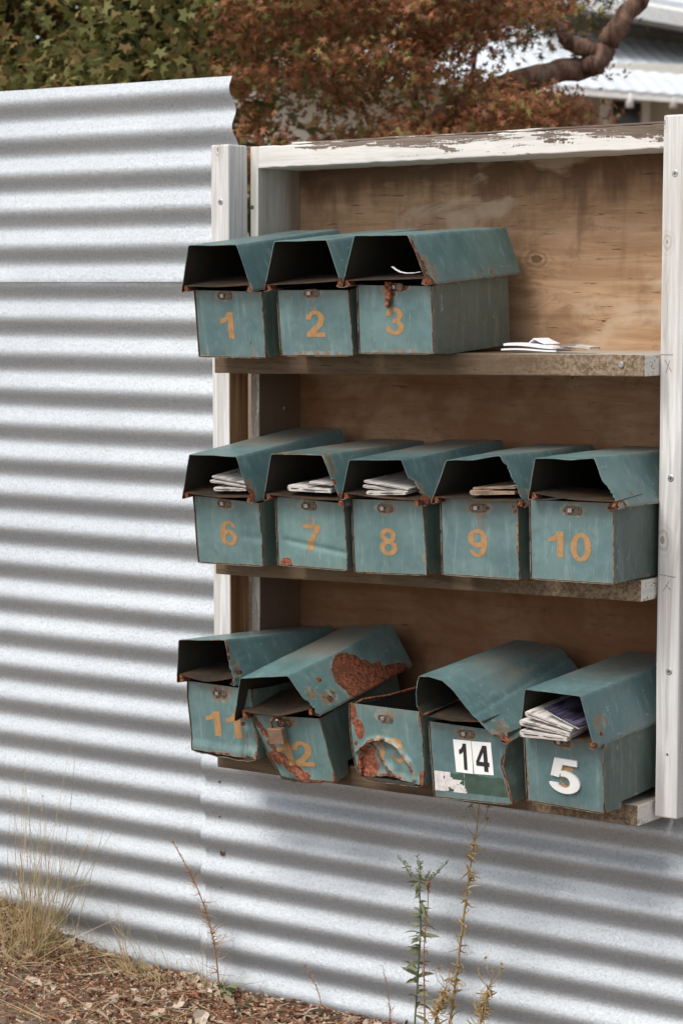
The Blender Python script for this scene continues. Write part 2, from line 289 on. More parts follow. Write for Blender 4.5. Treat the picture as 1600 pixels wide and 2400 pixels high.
# ================================================================ ground
def ground_z(x,y):
    z=-1.430+.012*sn(x*2.1,y*2.3,1)+.006*sn(x*7,y*7,4)
    m=math.exp(-(((x+.85)/.34)**2+((y+.05)/.30)**2)); z+=.115*m
    return z
def build_ground():
    xs=np.concatenate([[-120,-60,-30,-12,-6,-4],np.arange(-3,4.01,.08),[5,7,12,30,60,120]]); ys=np.concatenate([[-120,-50,-20,-8],np.arange(-4.,1.01,.08),[2,4,8,14,30,60,150,300]])
    vs=[(x,y,ground_z(x,y)) for y in ys for x in xs]; nx=len(xs); fs=[(j*nx+i,j*nx+i+1,(j+1)*nx+i+1,(j+1)*nx+i) for j in range(len(ys)-1) for i in range(nx-1)]
    t=NT('leaf_mould_soil'); n=t.noise(9,6,.7); f=t.noise(90,5,.75); v=t.vor(70,out='Color'); b=t.n('RGBToBW'); t.set(b.inputs[0],v)
    c=t.mix(t.step(n,.35,.65),(.15,.085,.052),(.26,.185,.125)); c=t.mix(t.step(f,.45,.7),c,(.33,.25,.19)); c=t.mix(t.math('MULTIPLY',b.outputs[0],.5),c,(.07,.04,.026))
    far=t.step(t.math('ADD',t.sep()[1],t.math('MULTIPLY',n,.3)),-.95,-1.25); c=t.mix(far,c,t.mix(f,(.31,.265,.225),(.44,.385,.33)))  # unseen ground before the fence, added pale to bounce light onto the iron
    t.pbsdf(c,.95,0.,t.bump(f,.8,.01),spec=.1)
    tag(mesh('ground',vs,fs,t.m,smooth=True),kind='structure')
build_ground()

# ================================================================ corrugated fence
PW=.0762; AMP=.0085
fence=empty('corrugated_fence',(0,0,-1.43)); tag(fence,'long silver corrugated iron fence of overlapping horizontal sheets behind the mailbox shelves','fence')
def sheet(x0f,x1f,z0,z1,yoff,seed,dx=.025,ph=0.):
    """x0f,x1f: functions of z giving the left and right edge"""
    nz=int((z1-z0)/PW*16); nxn=int((x1f(0)-x0f(0))/dx); vs=[];fs=[]
    for j in range(nz+1):
        z=z0+(z1-z0)*j/nz; a=x0f(z);b=x1f(z)
        for i in range(nxn+1):
            x=a+(b-a)*i/nxn
            zz=z+.0014*sn(x*1.1,z*1.5,seed)+.0006*sn(x*5,z*4,seed)
            y=AMP*(1+.06*sn(x*2,z*3,seed+5))*math.cos(2*math.pi*(z+ph)/PW)+yoff+.0035*sn(x*1.3,z*1.7,seed+9)+.0007*sn(x*7,z*9,seed+2)+.0035*max(0,sn(x*4.3,z*5.1,seed+31)-.45)+.0012*sn(x*17,z*12,seed+3)*max(0,sn(x*1.9,z*2.,seed+8))
            vs.append((x,y,zz+1.43))
    w_=nxn+1; fs=[(j*w_+i,j*w_+i+1,(j+1)*w_+i+1,(j+1)*w_+i) for j in range(nz) for i in range(nxn)]
    o=mesh('iron_sheet',vs,fs,M['iron'],fence,True); solid(o,.0007,0); return o
sheet(lambda z:-3.2,lambda z:.010+.012*(1-(z-.31)/.135) if z>.25 else .023,.0385,.4455,-.0060,11)
sheet(lambda z:-3.2,lambda z:.035,-1.47,.075,0.,23)
sheet(lambda z:-.073+.003*sn(z*9,1,1),lambda z:3.4,-1.47,-.905,-.0065,37,ph=.0045)
sheet(lambda z:1.10,lambda z:3.4,-.96,.30,.001,41)
for (x,y,z,r) in ((-.026,-.012,-1.142,.0062),(-.034,-.013,-.992,.0022),(-.033,-.013,-1.066,.0016),(-.029,-.013,-1.216,.0016)):
    yb=AMP*math.cos(2*math.pi*(z+.0045)/PW)-.0085
    mb=MB(); mb.add(*disc_y(x,z+1.43,r,yb+.003,yb-.0022,18)); 
    if r>.005: mb.add(*disc_y(x,z+1.43,r*.45,yb,yb-.005,6))
    mb.build('fixing_screw',M['tarn'],fence,False)

# ================================================================ timber stand
stand=empty('mailbox_stand',(0,0,0)); tag(stand,'timber shelf frame with plywood back holding three rows of teal mailboxes','shelf')
def lpost(v): return v
boxmesh('post',(.0115,-.070,-.905),(.0565,-.0095,.307),M['post'],stand,bev=.003,div=9,jit=.0005,axis=2,seed=3)
def lean(v): v=list(v); v[0]+=(.323-v[2])*.0050; return v
rp=boxmesh('post',(1.0325,-.070,-.913),(1.0775,.015,.3235),M['post'],stand,shear=lean,bev=.003,div=9,jit=.0006,axis=2,seed=5)
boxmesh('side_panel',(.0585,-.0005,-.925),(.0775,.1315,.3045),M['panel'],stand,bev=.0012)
mb=boxmesh('panel_edge_strip',(.0582,-.0035,-.925),(.0778,-.0008,.3052),M['strip'],stand,bev=.0007,div=14,jit=.0005,axis=2,seed=8)
boxmesh('side_panel',(1.034,-.0005,-.925),(1.052,.1315,.30),M['panel'],stand,bev=.0012)
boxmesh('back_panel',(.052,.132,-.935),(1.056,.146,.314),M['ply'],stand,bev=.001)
def rise(v): v=list(v); v[2]+=(v[0]-.079)*.0098; return v
boxmesh('top_board',(.0795,-.006,.2625),(1.031,.1315,.3045),M['board'],stand,shear=rise,bev=.0022,div=46,jit=.0009,axis=0,seed=4)
boxmesh('cap_board',(.16,.000,.3055),(1.031,.15,.3095),M['board'],stand,shear=rise,bev=.001,div=30,jit=.0006,axis=0,seed=6)
SH=[(-.0995,-.0880,-.141,-.1265),(-.5000,-.4835,-.5400,-.5215),(-.8935,-.8850,-.9320,-.9235)]
for k,(ztl,ztr,zbl,zbr) in enumerate(SH):
    def sh(v,ztl=ztl,ztr=ztr,zbl=zbl,zbr=zbr):
        v=list(v); f=(v[0]-.0575)/(1.033-.0575); v[2]=(ztl+(ztr-ztl)*f) if v[2]>0 else (zbl+(zbr-zbl)*f); v[2]+=.0012*sn(v[0]*9,k*3,v[1]*3)
        if v[1]>.0: v[2]+=.002
        return v
    boxmesh('shelf',(.0575+.001*k,-.118,-1),(1.0325,.1312,1),M['shelf'],stand,shear=sh,bev=.0022,div=28,jit=.0007,axis=0,mats=[M['shelf'],M['shelf_end']],end_mat=True,seed=20+k)
def screw(x,z,y=-.070,r=.0062):
    mb=MB(); mb.add(*disc_y(x,z,r,y+.002,y-.0009,22)); o=mb.build('screw',M['screw'],stand,False)
    mb=MB(); mb.add(*disc_y(x,z,r*.34,y,y-.0012,6)); mb.build('screw_recess',M['dark'],o,False)
for x,z in ((.036,.195),(1.058,.223),(1.060,-.305),(1.0635,-.648)): screw(x,z)
screw(1.063,-.797,r=.0028); screw(1.0775+.0035,-.875,-.0695,.0045) if False else None
mb=MB(); mb.add(*disc_y(.985,-.107,.0055,-.117,-.1205,14)); mb.build('nail_head',M['screw'],stand,False)
def nailx(y,z,r):
    vs=[];fs=[]
    for q,k in ((.0765,1),(.079,1),(.0802,.7)):
        for i in range(14): th=2*math.pi*i/14; vs.append((q,y+r*k*math.cos(th),z+r*k*math.sin(th)))
    for j in range(2):
        for i in range(14): fs.append((j*14+i,j*14+(i+1)%14,(j+1)*14+(i+1)%14,(j+1)*14+i))
    fs.append(tuple(28+i for i in range(14))); mesh('nail_head',vs,fs,M['screw'],stand)
nailx(.080,-.217,.0055)
mb=MB(); mb.add(*disc_y(.0635,.186,.004,-.003,-.0052,12)); mb.build('nail_head',M['tarn'],stand,False)
# pencilled carpenter's marks on the right post: a tick line and a cross at each upper shelf
def pencil(segs):
    mb=MB()
    for (a,b) in segs: mb.tube([(a[0],-.0704,a[1]),(b[0],-.0704,b[1])],.00035,4)
    mb.build('pencil_mark',M['tarn'],stand)
pencil([((1.036,-.089),(1.060,-.089)),((1.044,-.098),(1.058,-.118)),((1.054,-.099),(1.047,-.120))])
pencil([((1.040,-.476),(1.073,-.479)),((1.061,-.486),(1.049,-.505)),((1.054,-.494),(1.064,-.502))])

# ================================================================ digits
def digit_inside(ch,u,v):
    """heavy grotesque numerals drawn by their geometry in a .62 x 1 box"""
    X=u*.62; Y=v
    el=lambda cx,cy,a,b: ((X-cx)/a)**2+((Y-cy)/b)**2<=1
    def poly(P):
        r=np.zeros(X.shape,bool)
        for k in range(len(P)):
            (xa,ya),(xb,yb)=P[k],P[(k+1)%len(P)]
            if ya!=yb: r^=((ya>Y)!=(yb>Y))&(X<(xb-xa)*(Y-ya)/(yb-ya)+xa)
        return r
    if ch=='1': return poly([(x*.62,y) for x,y in ((.58,1),(1,1),(1,0),(.58,0),(.58,.70),(.45,.645),(.22,.595),(0,.575),(0,.745),(.2,.775),(.42,.85))])
    if ch=='0': return el(.31,.5,.31,.5)&~el(.31,.5,.125,.355)
    if ch=='8': return (el(.31,.735,.275,.265)&~el(.31,.735,.10,.115))|(el(.31,.285,.31,.285)&~el(.31,.285,.125,.14))
    if ch in '69':
        if ch=='9': X=.62-X; Y=1-Y
        ring=el(.31,.5,.31,.5)&~el(.335,.52,.150,.345)
        return (el(.31,.325,.31,.325)&~el(.31,.315,.125,.17))|(ring&(X<.32)&(Y>.3))|(ring&(X>=.32)&(Y>.735))
    if ch=='3': return ((el(.30,.735,.285,.265)&~el(.295,.725,.105,.13))&~((X<.27)&(Y<.69)))|((el(.30,.285,.315,.285)&~el(.295,.29,.13,.145))&~((X<.26)&(Y>.31)))|((X>.22)&(X<.42)&(Y>.43)&(Y<.57))
    if ch=='2': return ((el(.31,.69,.305,.31)&~el(.305,.69,.12,.165))&((Y>.66)|((X>.3)&(Y>.52))))|poly([(.60,.60),(.40,.52),(.02,.19),(0,.0),(.22,.08),(.56,.44)])|((Y<.175))
    if ch=='7': return (Y>.825)|poly([(.62,.85),(.62,.80),(.46,.55),(.37,.30),(.33,0),(.12,0),(.17,.30),(.28,.58),(.42,.83)])
    if ch=='5': return ((Y>.83)&(X>.13)&(X<.58))|poly([(.13,1),(.29,.85),(.235,.57),(.18,.46),(.035,.475)])|((el(.305,.325,.315,.325)&~el(.295,.325,.13,.17))&~((X<.24)&(Y>.27)))|poly([(.04,.48),(.20,.45),(.24,.62),(.09,.62)])
    if ch=='4': return (poly([(.35,1),(.55,1),(.55,0),(.36,0),(.36,.205),(0,.205),(0,.37)])|((Y>.205)&(Y<.36)))&~poly([(.36,.36),(.36,.74),(.14,.36)])
    return X<-1
def digit_cells(ch,x0,x1,z0,z1,cell=.0007,bold=0):
    nx=max(4,int((x1-x0)/cell)); nz=max(4,int((z1-z0)/cell)); u,v=np.meshgrid((np.arange(nx)+.5)/nx,(np.arange(nz)+.5)/nz)
    return nx,nz,digit_inside(ch,u,v)
def cells_mesh(name,nx,nz,mask,fx,mat,parent,th=.0):
    """fx(u,v)->local point; makes one small quad for every cell in mask"""
    idx={};vs=[];fs=[]
    def vid(i,j):
        if (i,j) not in idx: idx[i,j]=len(vs); vs.append(fx(i/nx,j/nz))
        return idx[i,j]
    for j,i in zip(*np.nonzero(mask)): fs.append((vid(i,j),vid(i+1,j),vid(i+1,j+1),vid(i,j+1)))
    o=mesh(name,vs,fs,mat,parent)
    if th: solid(o,th,-1)
    return o

# ================================================================ mailboxes
BOX = {
1:{'pose': [0.1612, -0.2049, 0.023, 0.1166, -0.01, -0.0127], 'eL': [(-0.078, -0.0003), (-0.0813, -0.1288)], 'eR': [(0.0875, -0.005), (0.0844, -0.1292)], 'lf': [(-0.0908, -0.0258, -0.0018), (-0.0625, -0.0258, 0.087), (0.0572, -0.0258, 0.0862), (0.0855, -0.0258, -0.0017)], 'lb': [(-0.0923, 0.2919, -0.003), (-0.061, 0.2919, 0.0845), (0.0575, 0.2919, 0.0845), (0.0888, 0.2919, -0.003)]},
2:{'pose': [0.3681, -0.2047, 0.0277, 0.093, -0.0227, 0.0265], 'eL': [(-0.0799, -0.0038), (-0.081, -0.1261)], 'eR': [(0.083, -0.0073), (0.0839, -0.1272)], 'lf': [(-0.0923, -0.0258, -0.0041), (-0.0594, -0.0258, 0.0877), (0.06, -0.0258, 0.0869), (0.0873, -0.0258, -0.0003)], 'lb': [(-0.0919, 0.2919, -0.0027), (-0.0606, 0.2919, 0.0848), (0.0579, 0.2919, 0.0848), (0.0892, 0.2919, -0.0027)]},
3:{'pose': [0.5536, -0.2047, 0.0343, 0.0671, -0.0115, 0.0192], 'eL': [(-0.0768, -0.0018), (-0.079, -0.1259)], 'eR': [(0.0835, -0.0059), (0.0831, -0.126)], 'lf': [(-0.0951, -0.0258, -0.0045), (-0.0619, -0.0258, 0.088), (0.0554, -0.0258, 0.0867), (0.0926, -0.0258, -0.0028)], 'lb': [(-0.0878, 0.2919, -0.0016), (-0.0565, 0.2919, 0.0859), (0.062, 0.2919, 0.0859), (0.0933, 0.2919, -0.0016)]},
6:{'pose': [0.1588, -0.2067, -0.3767, 0.1178, -0.0011, -0.0355], 'eL': [(-0.0816, -0.0001), (-0.0845, -0.1326)], 'eR': [(0.0858, -0.0055), (0.0828, -0.1282)], 'lf': [(-0.0908, -0.0258, -0.0023), (-0.0611, -0.0258, 0.0862), (0.0592, -0.0258, 0.0872), (0.0878, -0.0258, -0.0022)], 'lb': [(-0.0885, 0.2919, 0.0008), (-0.0572, 0.2919, 0.0882), (0.0613, 0.2919, 0.0882), (0.0926, 0.2919, 0.0008)]},
7:{'pose': [0.3633, -0.2059, -0.3697, 0.057, -0.007, -0.0034], 'eL': [(-0.0795, 0.0024), (-0.0803, -0.1282)], 'eR': [(0.0816, -0.0034), (0.0835, -0.129)], 'lf': [(-0.0901, -0.0258, -0.0024), (-0.0674, -0.0258, 0.0863), (0.0539, -0.0258, 0.0888), (0.098, -0.0258, -0.0063)], 'lb': [(-0.0902, 0.2919, -0.0048), (-0.0589, 0.2919, 0.0826), (0.0596, 0.2919, 0.0826), (0.0909, 0.2919, -0.0048)]},
8:{'pose': [0.5441, -0.205, -0.3655, 0.0613, -0.0157, -0.0136], 'eL': [(-0.0807, 0.0035), (-0.0823, -0.1335)], 'eR': [(0.0803, 0.0051), (0.0827, -0.1298)], 'lf': [(-0.0877, -0.0258, 0.0053), (-0.0642, -0.0258, 0.0793), (0.0553, -0.0258, 0.0826), (0.0906, -0.0258, -0.0024)], 'lb': [(-0.0903, 0.2919, -0.0039), (-0.059, 0.2919, 0.0836), (0.0595, 0.2919, 0.0836), (0.0908, 0.2919, -0.0039)]},
9:{'pose': [0.7522, -0.2059, -0.3552, 0.0161, -0.0153, 0.0255], 'eL': [(-0.0851, 0.0047), (-0.0839, -0.1323)], 'eR': [(0.0758, 0.0077), (0.077, -0.1331)], 'lf': [(-0.0906, -0.0258, -0.0024), (-0.0563, -0.0258, 0.0758), (0.0566, -0.0258, 0.087), (0.1038, -0.0258, -0.0026)], 'lb': [(-0.0882, 0.2919, -0.0019), (-0.0569, 0.2919, 0.0855), (0.0616, 0.2919, 0.0855), (0.0929, 0.2919, -0.0019)]},
10:{'pose': [0.9456, -0.2054, -0.3477, -0.0027, -0.0035, 0.0287], 'eL': [(-0.0874, 0.0036), (-0.0842, -0.1347)], 'eR': [(0.077, 0.0061), (0.0807, -0.1333)], 'lf': [(-0.0772, -0.0258, 0.0065), (-0.064, -0.0258, 0.0788), (0.0535, -0.0258, 0.0835), (0.101, -0.0258, -0.0016)], 'lb': [(-0.0906, 0.2919, -0.0024), (-0.0592, 0.2919, 0.0851), (0.0592, 0.2919, 0.0851), (0.0906, 0.2919, -0.0024)]},
11:{'pose': [0.1374, -0.2003, -0.751, 0.0556, -0.008, -0.0556], 'eL': [(-0.0855, 0.0046), (-0.0877, -0.0276), (-0.0836, -0.0852), (-0.0792, -0.1325)], 'eR': [(0.0827, 0.004), (0.0832, -0.0585), (0.0839, -0.1009), (0.0839, -0.1358)], 'lf': [(-0.0964, -0.0215, 0.0048), (-0.0905, -0.0165, 0.0888), (0.0389, -0.022, 0.1008), (0.0626, -0.0299, 0.0142)], 'lb': [(-0.0978, 0.2949, -0.0224), (-0.0732, 0.2999, 0.067), (0.0448, 0.2944, 0.0763), (0.0825, 0.2865, -0.0082)]},
12:{'pose': [0.3037, -0.2, -0.7905, 0.1894, -0.0903, 0.0123], 'eL': [(-0.0865, 0.0017), (-0.0844, -0.0394), (-0.0771, -0.0709), (-0.0669, -0.0988), (-0.0528, -0.1284)], 'eR': [(0.0772, -0.0037), (0.0803, -0.0345), (0.0837, -0.0862), (0.0884, -0.1301)], 'lf': [(-0.1137, -0.0222, -0.0042), (-0.0752, -0.0255, 0.0836), (0.0451, -0.0297, 0.0904), (0.0948, -0.0285, 0.0071)], 'lb': [(-0.0753, 0.2952, 0.0031), (-0.0468, 0.2918, 0.0914), (0.0716, 0.2877, 0.095), (0.1056, 0.2889, 0.0086)]},
13:{'pose': [0.5384, -0.2003, -0.7539, 0.0764, -0.0491, -0.0988], 'eL': [(-0.0883, 0.0074), (-0.0921, -0.0344), (-0.0911, -0.0823), (-0.0871, -0.1134), (-0.0742, -0.1339)], 'eR': [(0.0829, 0.0024), (0.0851, -0.044), (0.0835, -0.0877), (0.0815, -0.1356)]},
14:{'pose': [0.7256, -0.2003, -0.7691, 0.0697, -0.0209, 0.0348], 'eL': [(-0.0847, 0.0069), (-0.0829, -0.065), (-0.0807, -0.1347)], 'eR': [(0.082, 0.0007), (0.0781, -0.0225), (0.066, -0.0648), (0.0785, -0.1017), (0.0832, -0.1327)], 'lf': [(-0.0832, -0.0258, 0.0251), (-0.0935, -0.0258, 0.0403), (-0.0939, -0.0258, 0.0642), (-0.0899, -0.0258, 0.0844), (-0.0855, -0.0258, 0.0959), (-0.0631, -0.0258, 0.0967), (-0.0358, -0.0258, 0.0915), (-0.0138, -0.0258, 0.075), (0.0136, -0.0258, 0.0447), (0.0464, -0.0258, 0.0143), (0.0876, -0.0258, -0.0199)], 'lb': [(-0.063, 0.2819, 0.0493), (-0.0689, 0.2819, 0.0657), (-0.0699, 0.2819, 0.0823), (-0.0672, 0.2819, 0.0975), (-0.0629, 0.2819, 0.1078), (-0.0335, 0.2819, 0.1072), (-0.0054, 0.2819, 0.1031), (0.0188, 0.2819, 0.0997), (0.0372, 0.2819, 0.0943), (0.0629, 0.2819, 0.0696), (0.0935, 0.2819, 0.0315)]},
5:{'pose': [0.9264, -0.1997, -0.7618, 0.112, 0.0127, -0.0792], 'eL': [(-0.0857, 0.0002), (-0.0863, -0.1299)], 'eR': [(0.0846, -0.0022), (0.0815, -0.1279)], 'lf': [(-0.0777, -0.0258, -0.004), (-0.06, -0.0258, 0.0855), (0.0594, -0.0258, 0.0876), (0.0852, -0.0258, -0.0051)], 'lb': [(-0.0906, 0.2919, -0.0024), (-0.0592, 0.2919, 0.0851), (0.0592, 0.2919, 0.0851), (0.0906, 0.2919, -0.0024)]},
}
DIG={
1:[('1', -0.0212, 0.0118, -0.0944, -0.0435)],
2:[('2', -0.019, 0.0244, -0.093, -0.0435)],
3:[('3', -0.0183, 0.0224, -0.0932, -0.0436)],
6:[('6', -0.0202, 0.0225, -0.0947, -0.0445)],
7:[('7', -0.0182, 0.0238, -0.0966, -0.0468)],
8:[('8', -0.0219, 0.0188, -0.099, -0.0479)],
9:[('9', -0.0287, 0.0121, -0.0983, -0.0474)],
10:[('1', -0.05, -0.0197, -0.0945, -0.0487), ('0', -0.0054, 0.0359, -0.0997, -0.049)],
11:[('1', -0.0422, -0.0027, -0.0985, -0.0491), ('1', 0.012, 0.0487, -0.0977, -0.0478)],
12:[('1', -0.043, -0.004, -0.1013, -0.0547), ('2', -0.0027, 0.0452, -0.1018, -0.0503)],
13:[('1', -0.0348, -0.0185, -0.0979, -0.0499), ('3', -0.003, 0.0378, -0.1007, -0.0522)],
5:[('5', -0.0112, 0.0209, -0.0963, -0.0541)],
}
NUM={1:'1',2:'2',3:'3',6:'6',7:'7',8:'8',9:'9',10:'10',11:'11',12:'12',13:'13',14:'14',5:'5'}
LAB={1:'teal mailbox numbered 1, leftmost on the top shelf, empty under its lid',
2:'teal mailbox numbered 2, between mailboxes 1 and 3 on the top shelf',
3:'teal mailbox numbered 3 with a rusty hasp hanging down, beside folded white papers',
6:'teal mailbox numbered 6 with a folded newspaper, leftmost on the middle shelf',
7:'teal mailbox numbered 7 with a rusty lid top and a curled newspaper inside',
8:'teal mailbox numbered 8 whose lid corner is eaten away by orange rust',
9:'teal mailbox numbered 9 with brown aged paper inside and a ragged rusty lid edge',
10:'teal mailbox numbered 10, rightmost on the middle shelf, empty with a dented lid edge',
11:'crumpled teal mailbox numbered 11, leftmost on the bottom shelf, lid lifted off its front',
12:'badly bent teal mailbox numbered 12 with padlock and orange rust patch on its lid',
13:'lidless teal mailbox numbered 13 with a dented front covered in orange rust',
14:'teal mailbox with a white 14 sticker, torn label remains and flattened twisted lid',
5:'teal mailbox with a raised white 5, rightmost on the bottom shelf, newspapers inside'}
def smst(a,b,x):
    if a==b: return float(x>a)
    t=min(1,max(0,(x-a)/(b-a))); return t*t*(3-2*t)
def seg_d(px,pz,a,b):
    ax,az=a;bx,bz=b; dx,dz=bx-ax,bz-az; t=max(0,min(1,((px-ax)*dx+(pz-az)*dz)/(dx*dx+dz*dz))); return math.hypot(px-ax-t*dx,pz-az-t*dz),t
ARC13=[(-.080,-.085),(-.062,-.074),(-.048,-.063),(-.026,-.0585),(-.006,-.0575),(.012,-.0615),(.027,-.071),(.037,-.086),(.050,-.097),(.056,-.112),(.060,-.126)]
CR13=[(-.040,-.066),(-.030,-.085),(-.022,-.100),(-.010,-.116),(.0,-.126)]
CR12=[(-.088,.0),(-.060,-.040),(-.045,-.075),(-.012,-.098),(.004,-.112),(.02,-.130)]
CR14=[(.079,-.020),(.0785,-.035),(.067,-.055),(.0665,-.068),(.075,-.095),(.081,-.120),(.084,-.134)]
def polyd(x,z,P):
    best=9;bt=0
    for i in range(len(P)-1):
        d,t=seg_d(x,z,P[i],P[i+1])
        if d<best: best=d;bt=(i+t)/(len(P)-1)
    return best,bt
def dent(n,x,z):
    """how far the front panel is pushed in (+y) or out (-y) at local x,z"""
    d=.0007*sn(x*30,z*30,n*3.1)+.0004*sn(x*90,z*70,n)
    if n==7: d+=.0025*math.exp(-((z+.088+.12*x)/.006)**2)*smst(-.08,-.05,x)
    if n==6: d+=.0018*math.exp(-((z+.075)/.008)**2)*smst(.02,.05,x)
    if n==11:
        k=smst(.035,.075,x)*smst(-.03,-.075,z); d+=k*(.010+.010*sn(x*55,z*26,3)); d-=.004*smst(-.108,-.128,z); d+=.0045*math.exp(-((x-.054)/.005)**2)*smst(-.05,-.07,z)
    if n==12:
        b,t=polyd(x,z,CR12); side=1 if (x<-.088+(0-z)*.75) else -1
        d+=.006*math.exp(-(b/.006)**2)*(.6+.6*sn(x*60,z*60,2)); d+= .014*smst(0,.04,b) if side>0 else 0.
        d-=.006*smst(-.105,-.13,z)*math.exp(-((x-.0)/.05)**2)
    if n==13:
        b,t=polyd(x,z,ARC13); zi=np.interp(x,[p[0] for p in ARC13],[p[1] for p in ARC13]); inside=z<zi and -.075<x<.058
        d-=.0075*math.exp(-(b/.0045)**2)
        if inside: d+=.008*smst(0,.018,b)+.004*sn(x*55,z*45,8); b2,_=polyd(x,z,CR13); d-=.007*math.exp(-(b2/.005)**2)
        d-=.006*smst(-.118,-.136,z)*(.6+sn(x*40,0,3))
    if n==14:
        b,t=polyd(x,z,CR14); d+=.0035*math.exp(-(b/.0022)**2); d+=.003*smst(.0,.01,x-.070)*0
    return d
def rust_front(n,x,z,u,v):
    """u 0..1 across, v 0 top .. 1 bottom"""
    eb=min(u*.165,(1-u)*.165); r=.50*math.exp(-(eb/.0016)) ; r=max(r,.44*math.exp(-((1-v)*.13/.0020)))
    k=.62+.25*sn(z*28,n*2.7,x*10); r*=k+.38
    def blob(cx,cz,s,a=.8,sx=1.,sz=1.):
        nonlocal r; d=math.hypot((x-cx)/sx,(z-cz)/sz); r=max(r,a*smst(s*1.25,s*.55,d))
    if n!=14: blob(-.003,-.010,.026,.40,1.2,.6)      # stained halo round the latch
    if n in (2,7,9,3,13): blob(.0,-.030,.022,.27,.6,1.4)
    if n==1: blob(.050,-.103,.006,.8,.35,1.2); blob(-.060,-.12,.012,.33,.4,2.); blob(.056,-.125,.010,.33,.4,2.)
    if n==3: blob(.018,-.006,.022,.62,1.,.45); blob(.0,-.125,.05,.33,1.6,.18)
    if n==2: blob(.0,-.124,.07,.36,1.1,.09)
    if n==6: blob(.05,-.13,.03,.36,1.4,.15)
    if n==7: blob(-.062,-.124,.014,.85,1.2,.75)
    if n==9: blob(.074,-.06,.012,.5,.35,3.2); blob(.072,-.008,.012,.5)
    if n==10: blob(.074,-.002,.010,.6)
    if n==8: blob(.078,-.10,.01,.4)
    if n==11:
        blob(.084,-.095,.014,.95,.6,1.8); blob(.085,-.125,.010,.8,.7,1.); blob(.058,-.10,.010,.52,.35,2.4); blob(.02,-.133,.07,.5,1.2,.08); blob(.0,-.012,.03,.42,1.2,.7); blob(.05,-.068,.006,.6)
    if n==12:
        b,t=polyd(x,z,CR12); r=max(r,.62*smst(.012+.010*t,.003,b)); blob(-.048,-.088,.020,1.,1.5,.8); blob(-.018,-.105,.017,.95,1.3,.9); blob(.010,-.120,.017,.8,1.4,.7); blob(.088,-.122,.010,.95,.6,1.6); blob(-.068,-.030,.008,.85,.8,1.8); blob(-.056,-.055,.008,.8); blob(.03,-.131,.06,.6,1.2,.07)
    if n==13:
        b,t=polyd(x,z,ARC13); r=max(r,(.50+.35*sn(x*60,z*60,4))*smst(.008,.002,b)); b2,_=polyd(x,z,CR13); r=max(r,.62*smst(.008,.002,b2))
        blob(-.083,-.012,.013,1.,.75,1.9); blob(-.071,-.042,.014,1.,1.,1.5); blob(-.083,-.070,.005,.9); blob(-.057,-.085,.012,.95,1.2,1.3); blob(-.060,-.112,.026,1.05,1.0,1.15); blob(.079,-.124,.014,1.,.7,1.2); blob(.084,-.015,.008,.9,.7,2.2); blob(-.012,-.131,.03,.6,1.6,.3)
    if n==14:
        b,t=polyd(x,z,CR14); r=max(r,.80*smst(.0042,.0012,b)); blob(-.008,-.010,.020,.5,1.3,.7)
    if n==5: blob(-.084,-.1,.01,.45,.4,3.)
    return r
LATCH={1:(-.004,-.0115),2:(-.001,-.0110),6:(-.003,-.0115),7:(-.001,-.0120),8:(-.006,-.0115),9:(-.006,-.0095),10:(-.002,-.0110),11:(-.001,-.0125),12:(-.009,-.0140),13:(-.002,-.0165),14:(-.006,-.0100),5:(-.004,-.0105),3:(.008,-.0065)}
LIFT={2:.002,12:.024,14:.020,5:.012,11:.006,13:.006,1:.003,6:.006,7:.003,8:.002}
def lerp(a,b,t): return a+(b-a)*t
def polyat(P,t):
    q=t*(len(P)-1); i=min(int(q),len(P)-2); f=q-i; return [lerp(P[i][k],P[i+1][k],f) for k in range(len(P[0]))]
LD=dict(BITE={8:[(.80,1.01,.021)],9:[(.70,1.01,.009)],10:[(.82,.93,.007),(.93,1.01,.003)],6:[(.88,1.01,.006)],3:[(.74,1.01,.003)],7:[(.93,1.01,.004)],14:[(.90,1.01,.016)],12:[(.86,1.01,.010)],11:[(.88,1.01,.005)],5:[]})
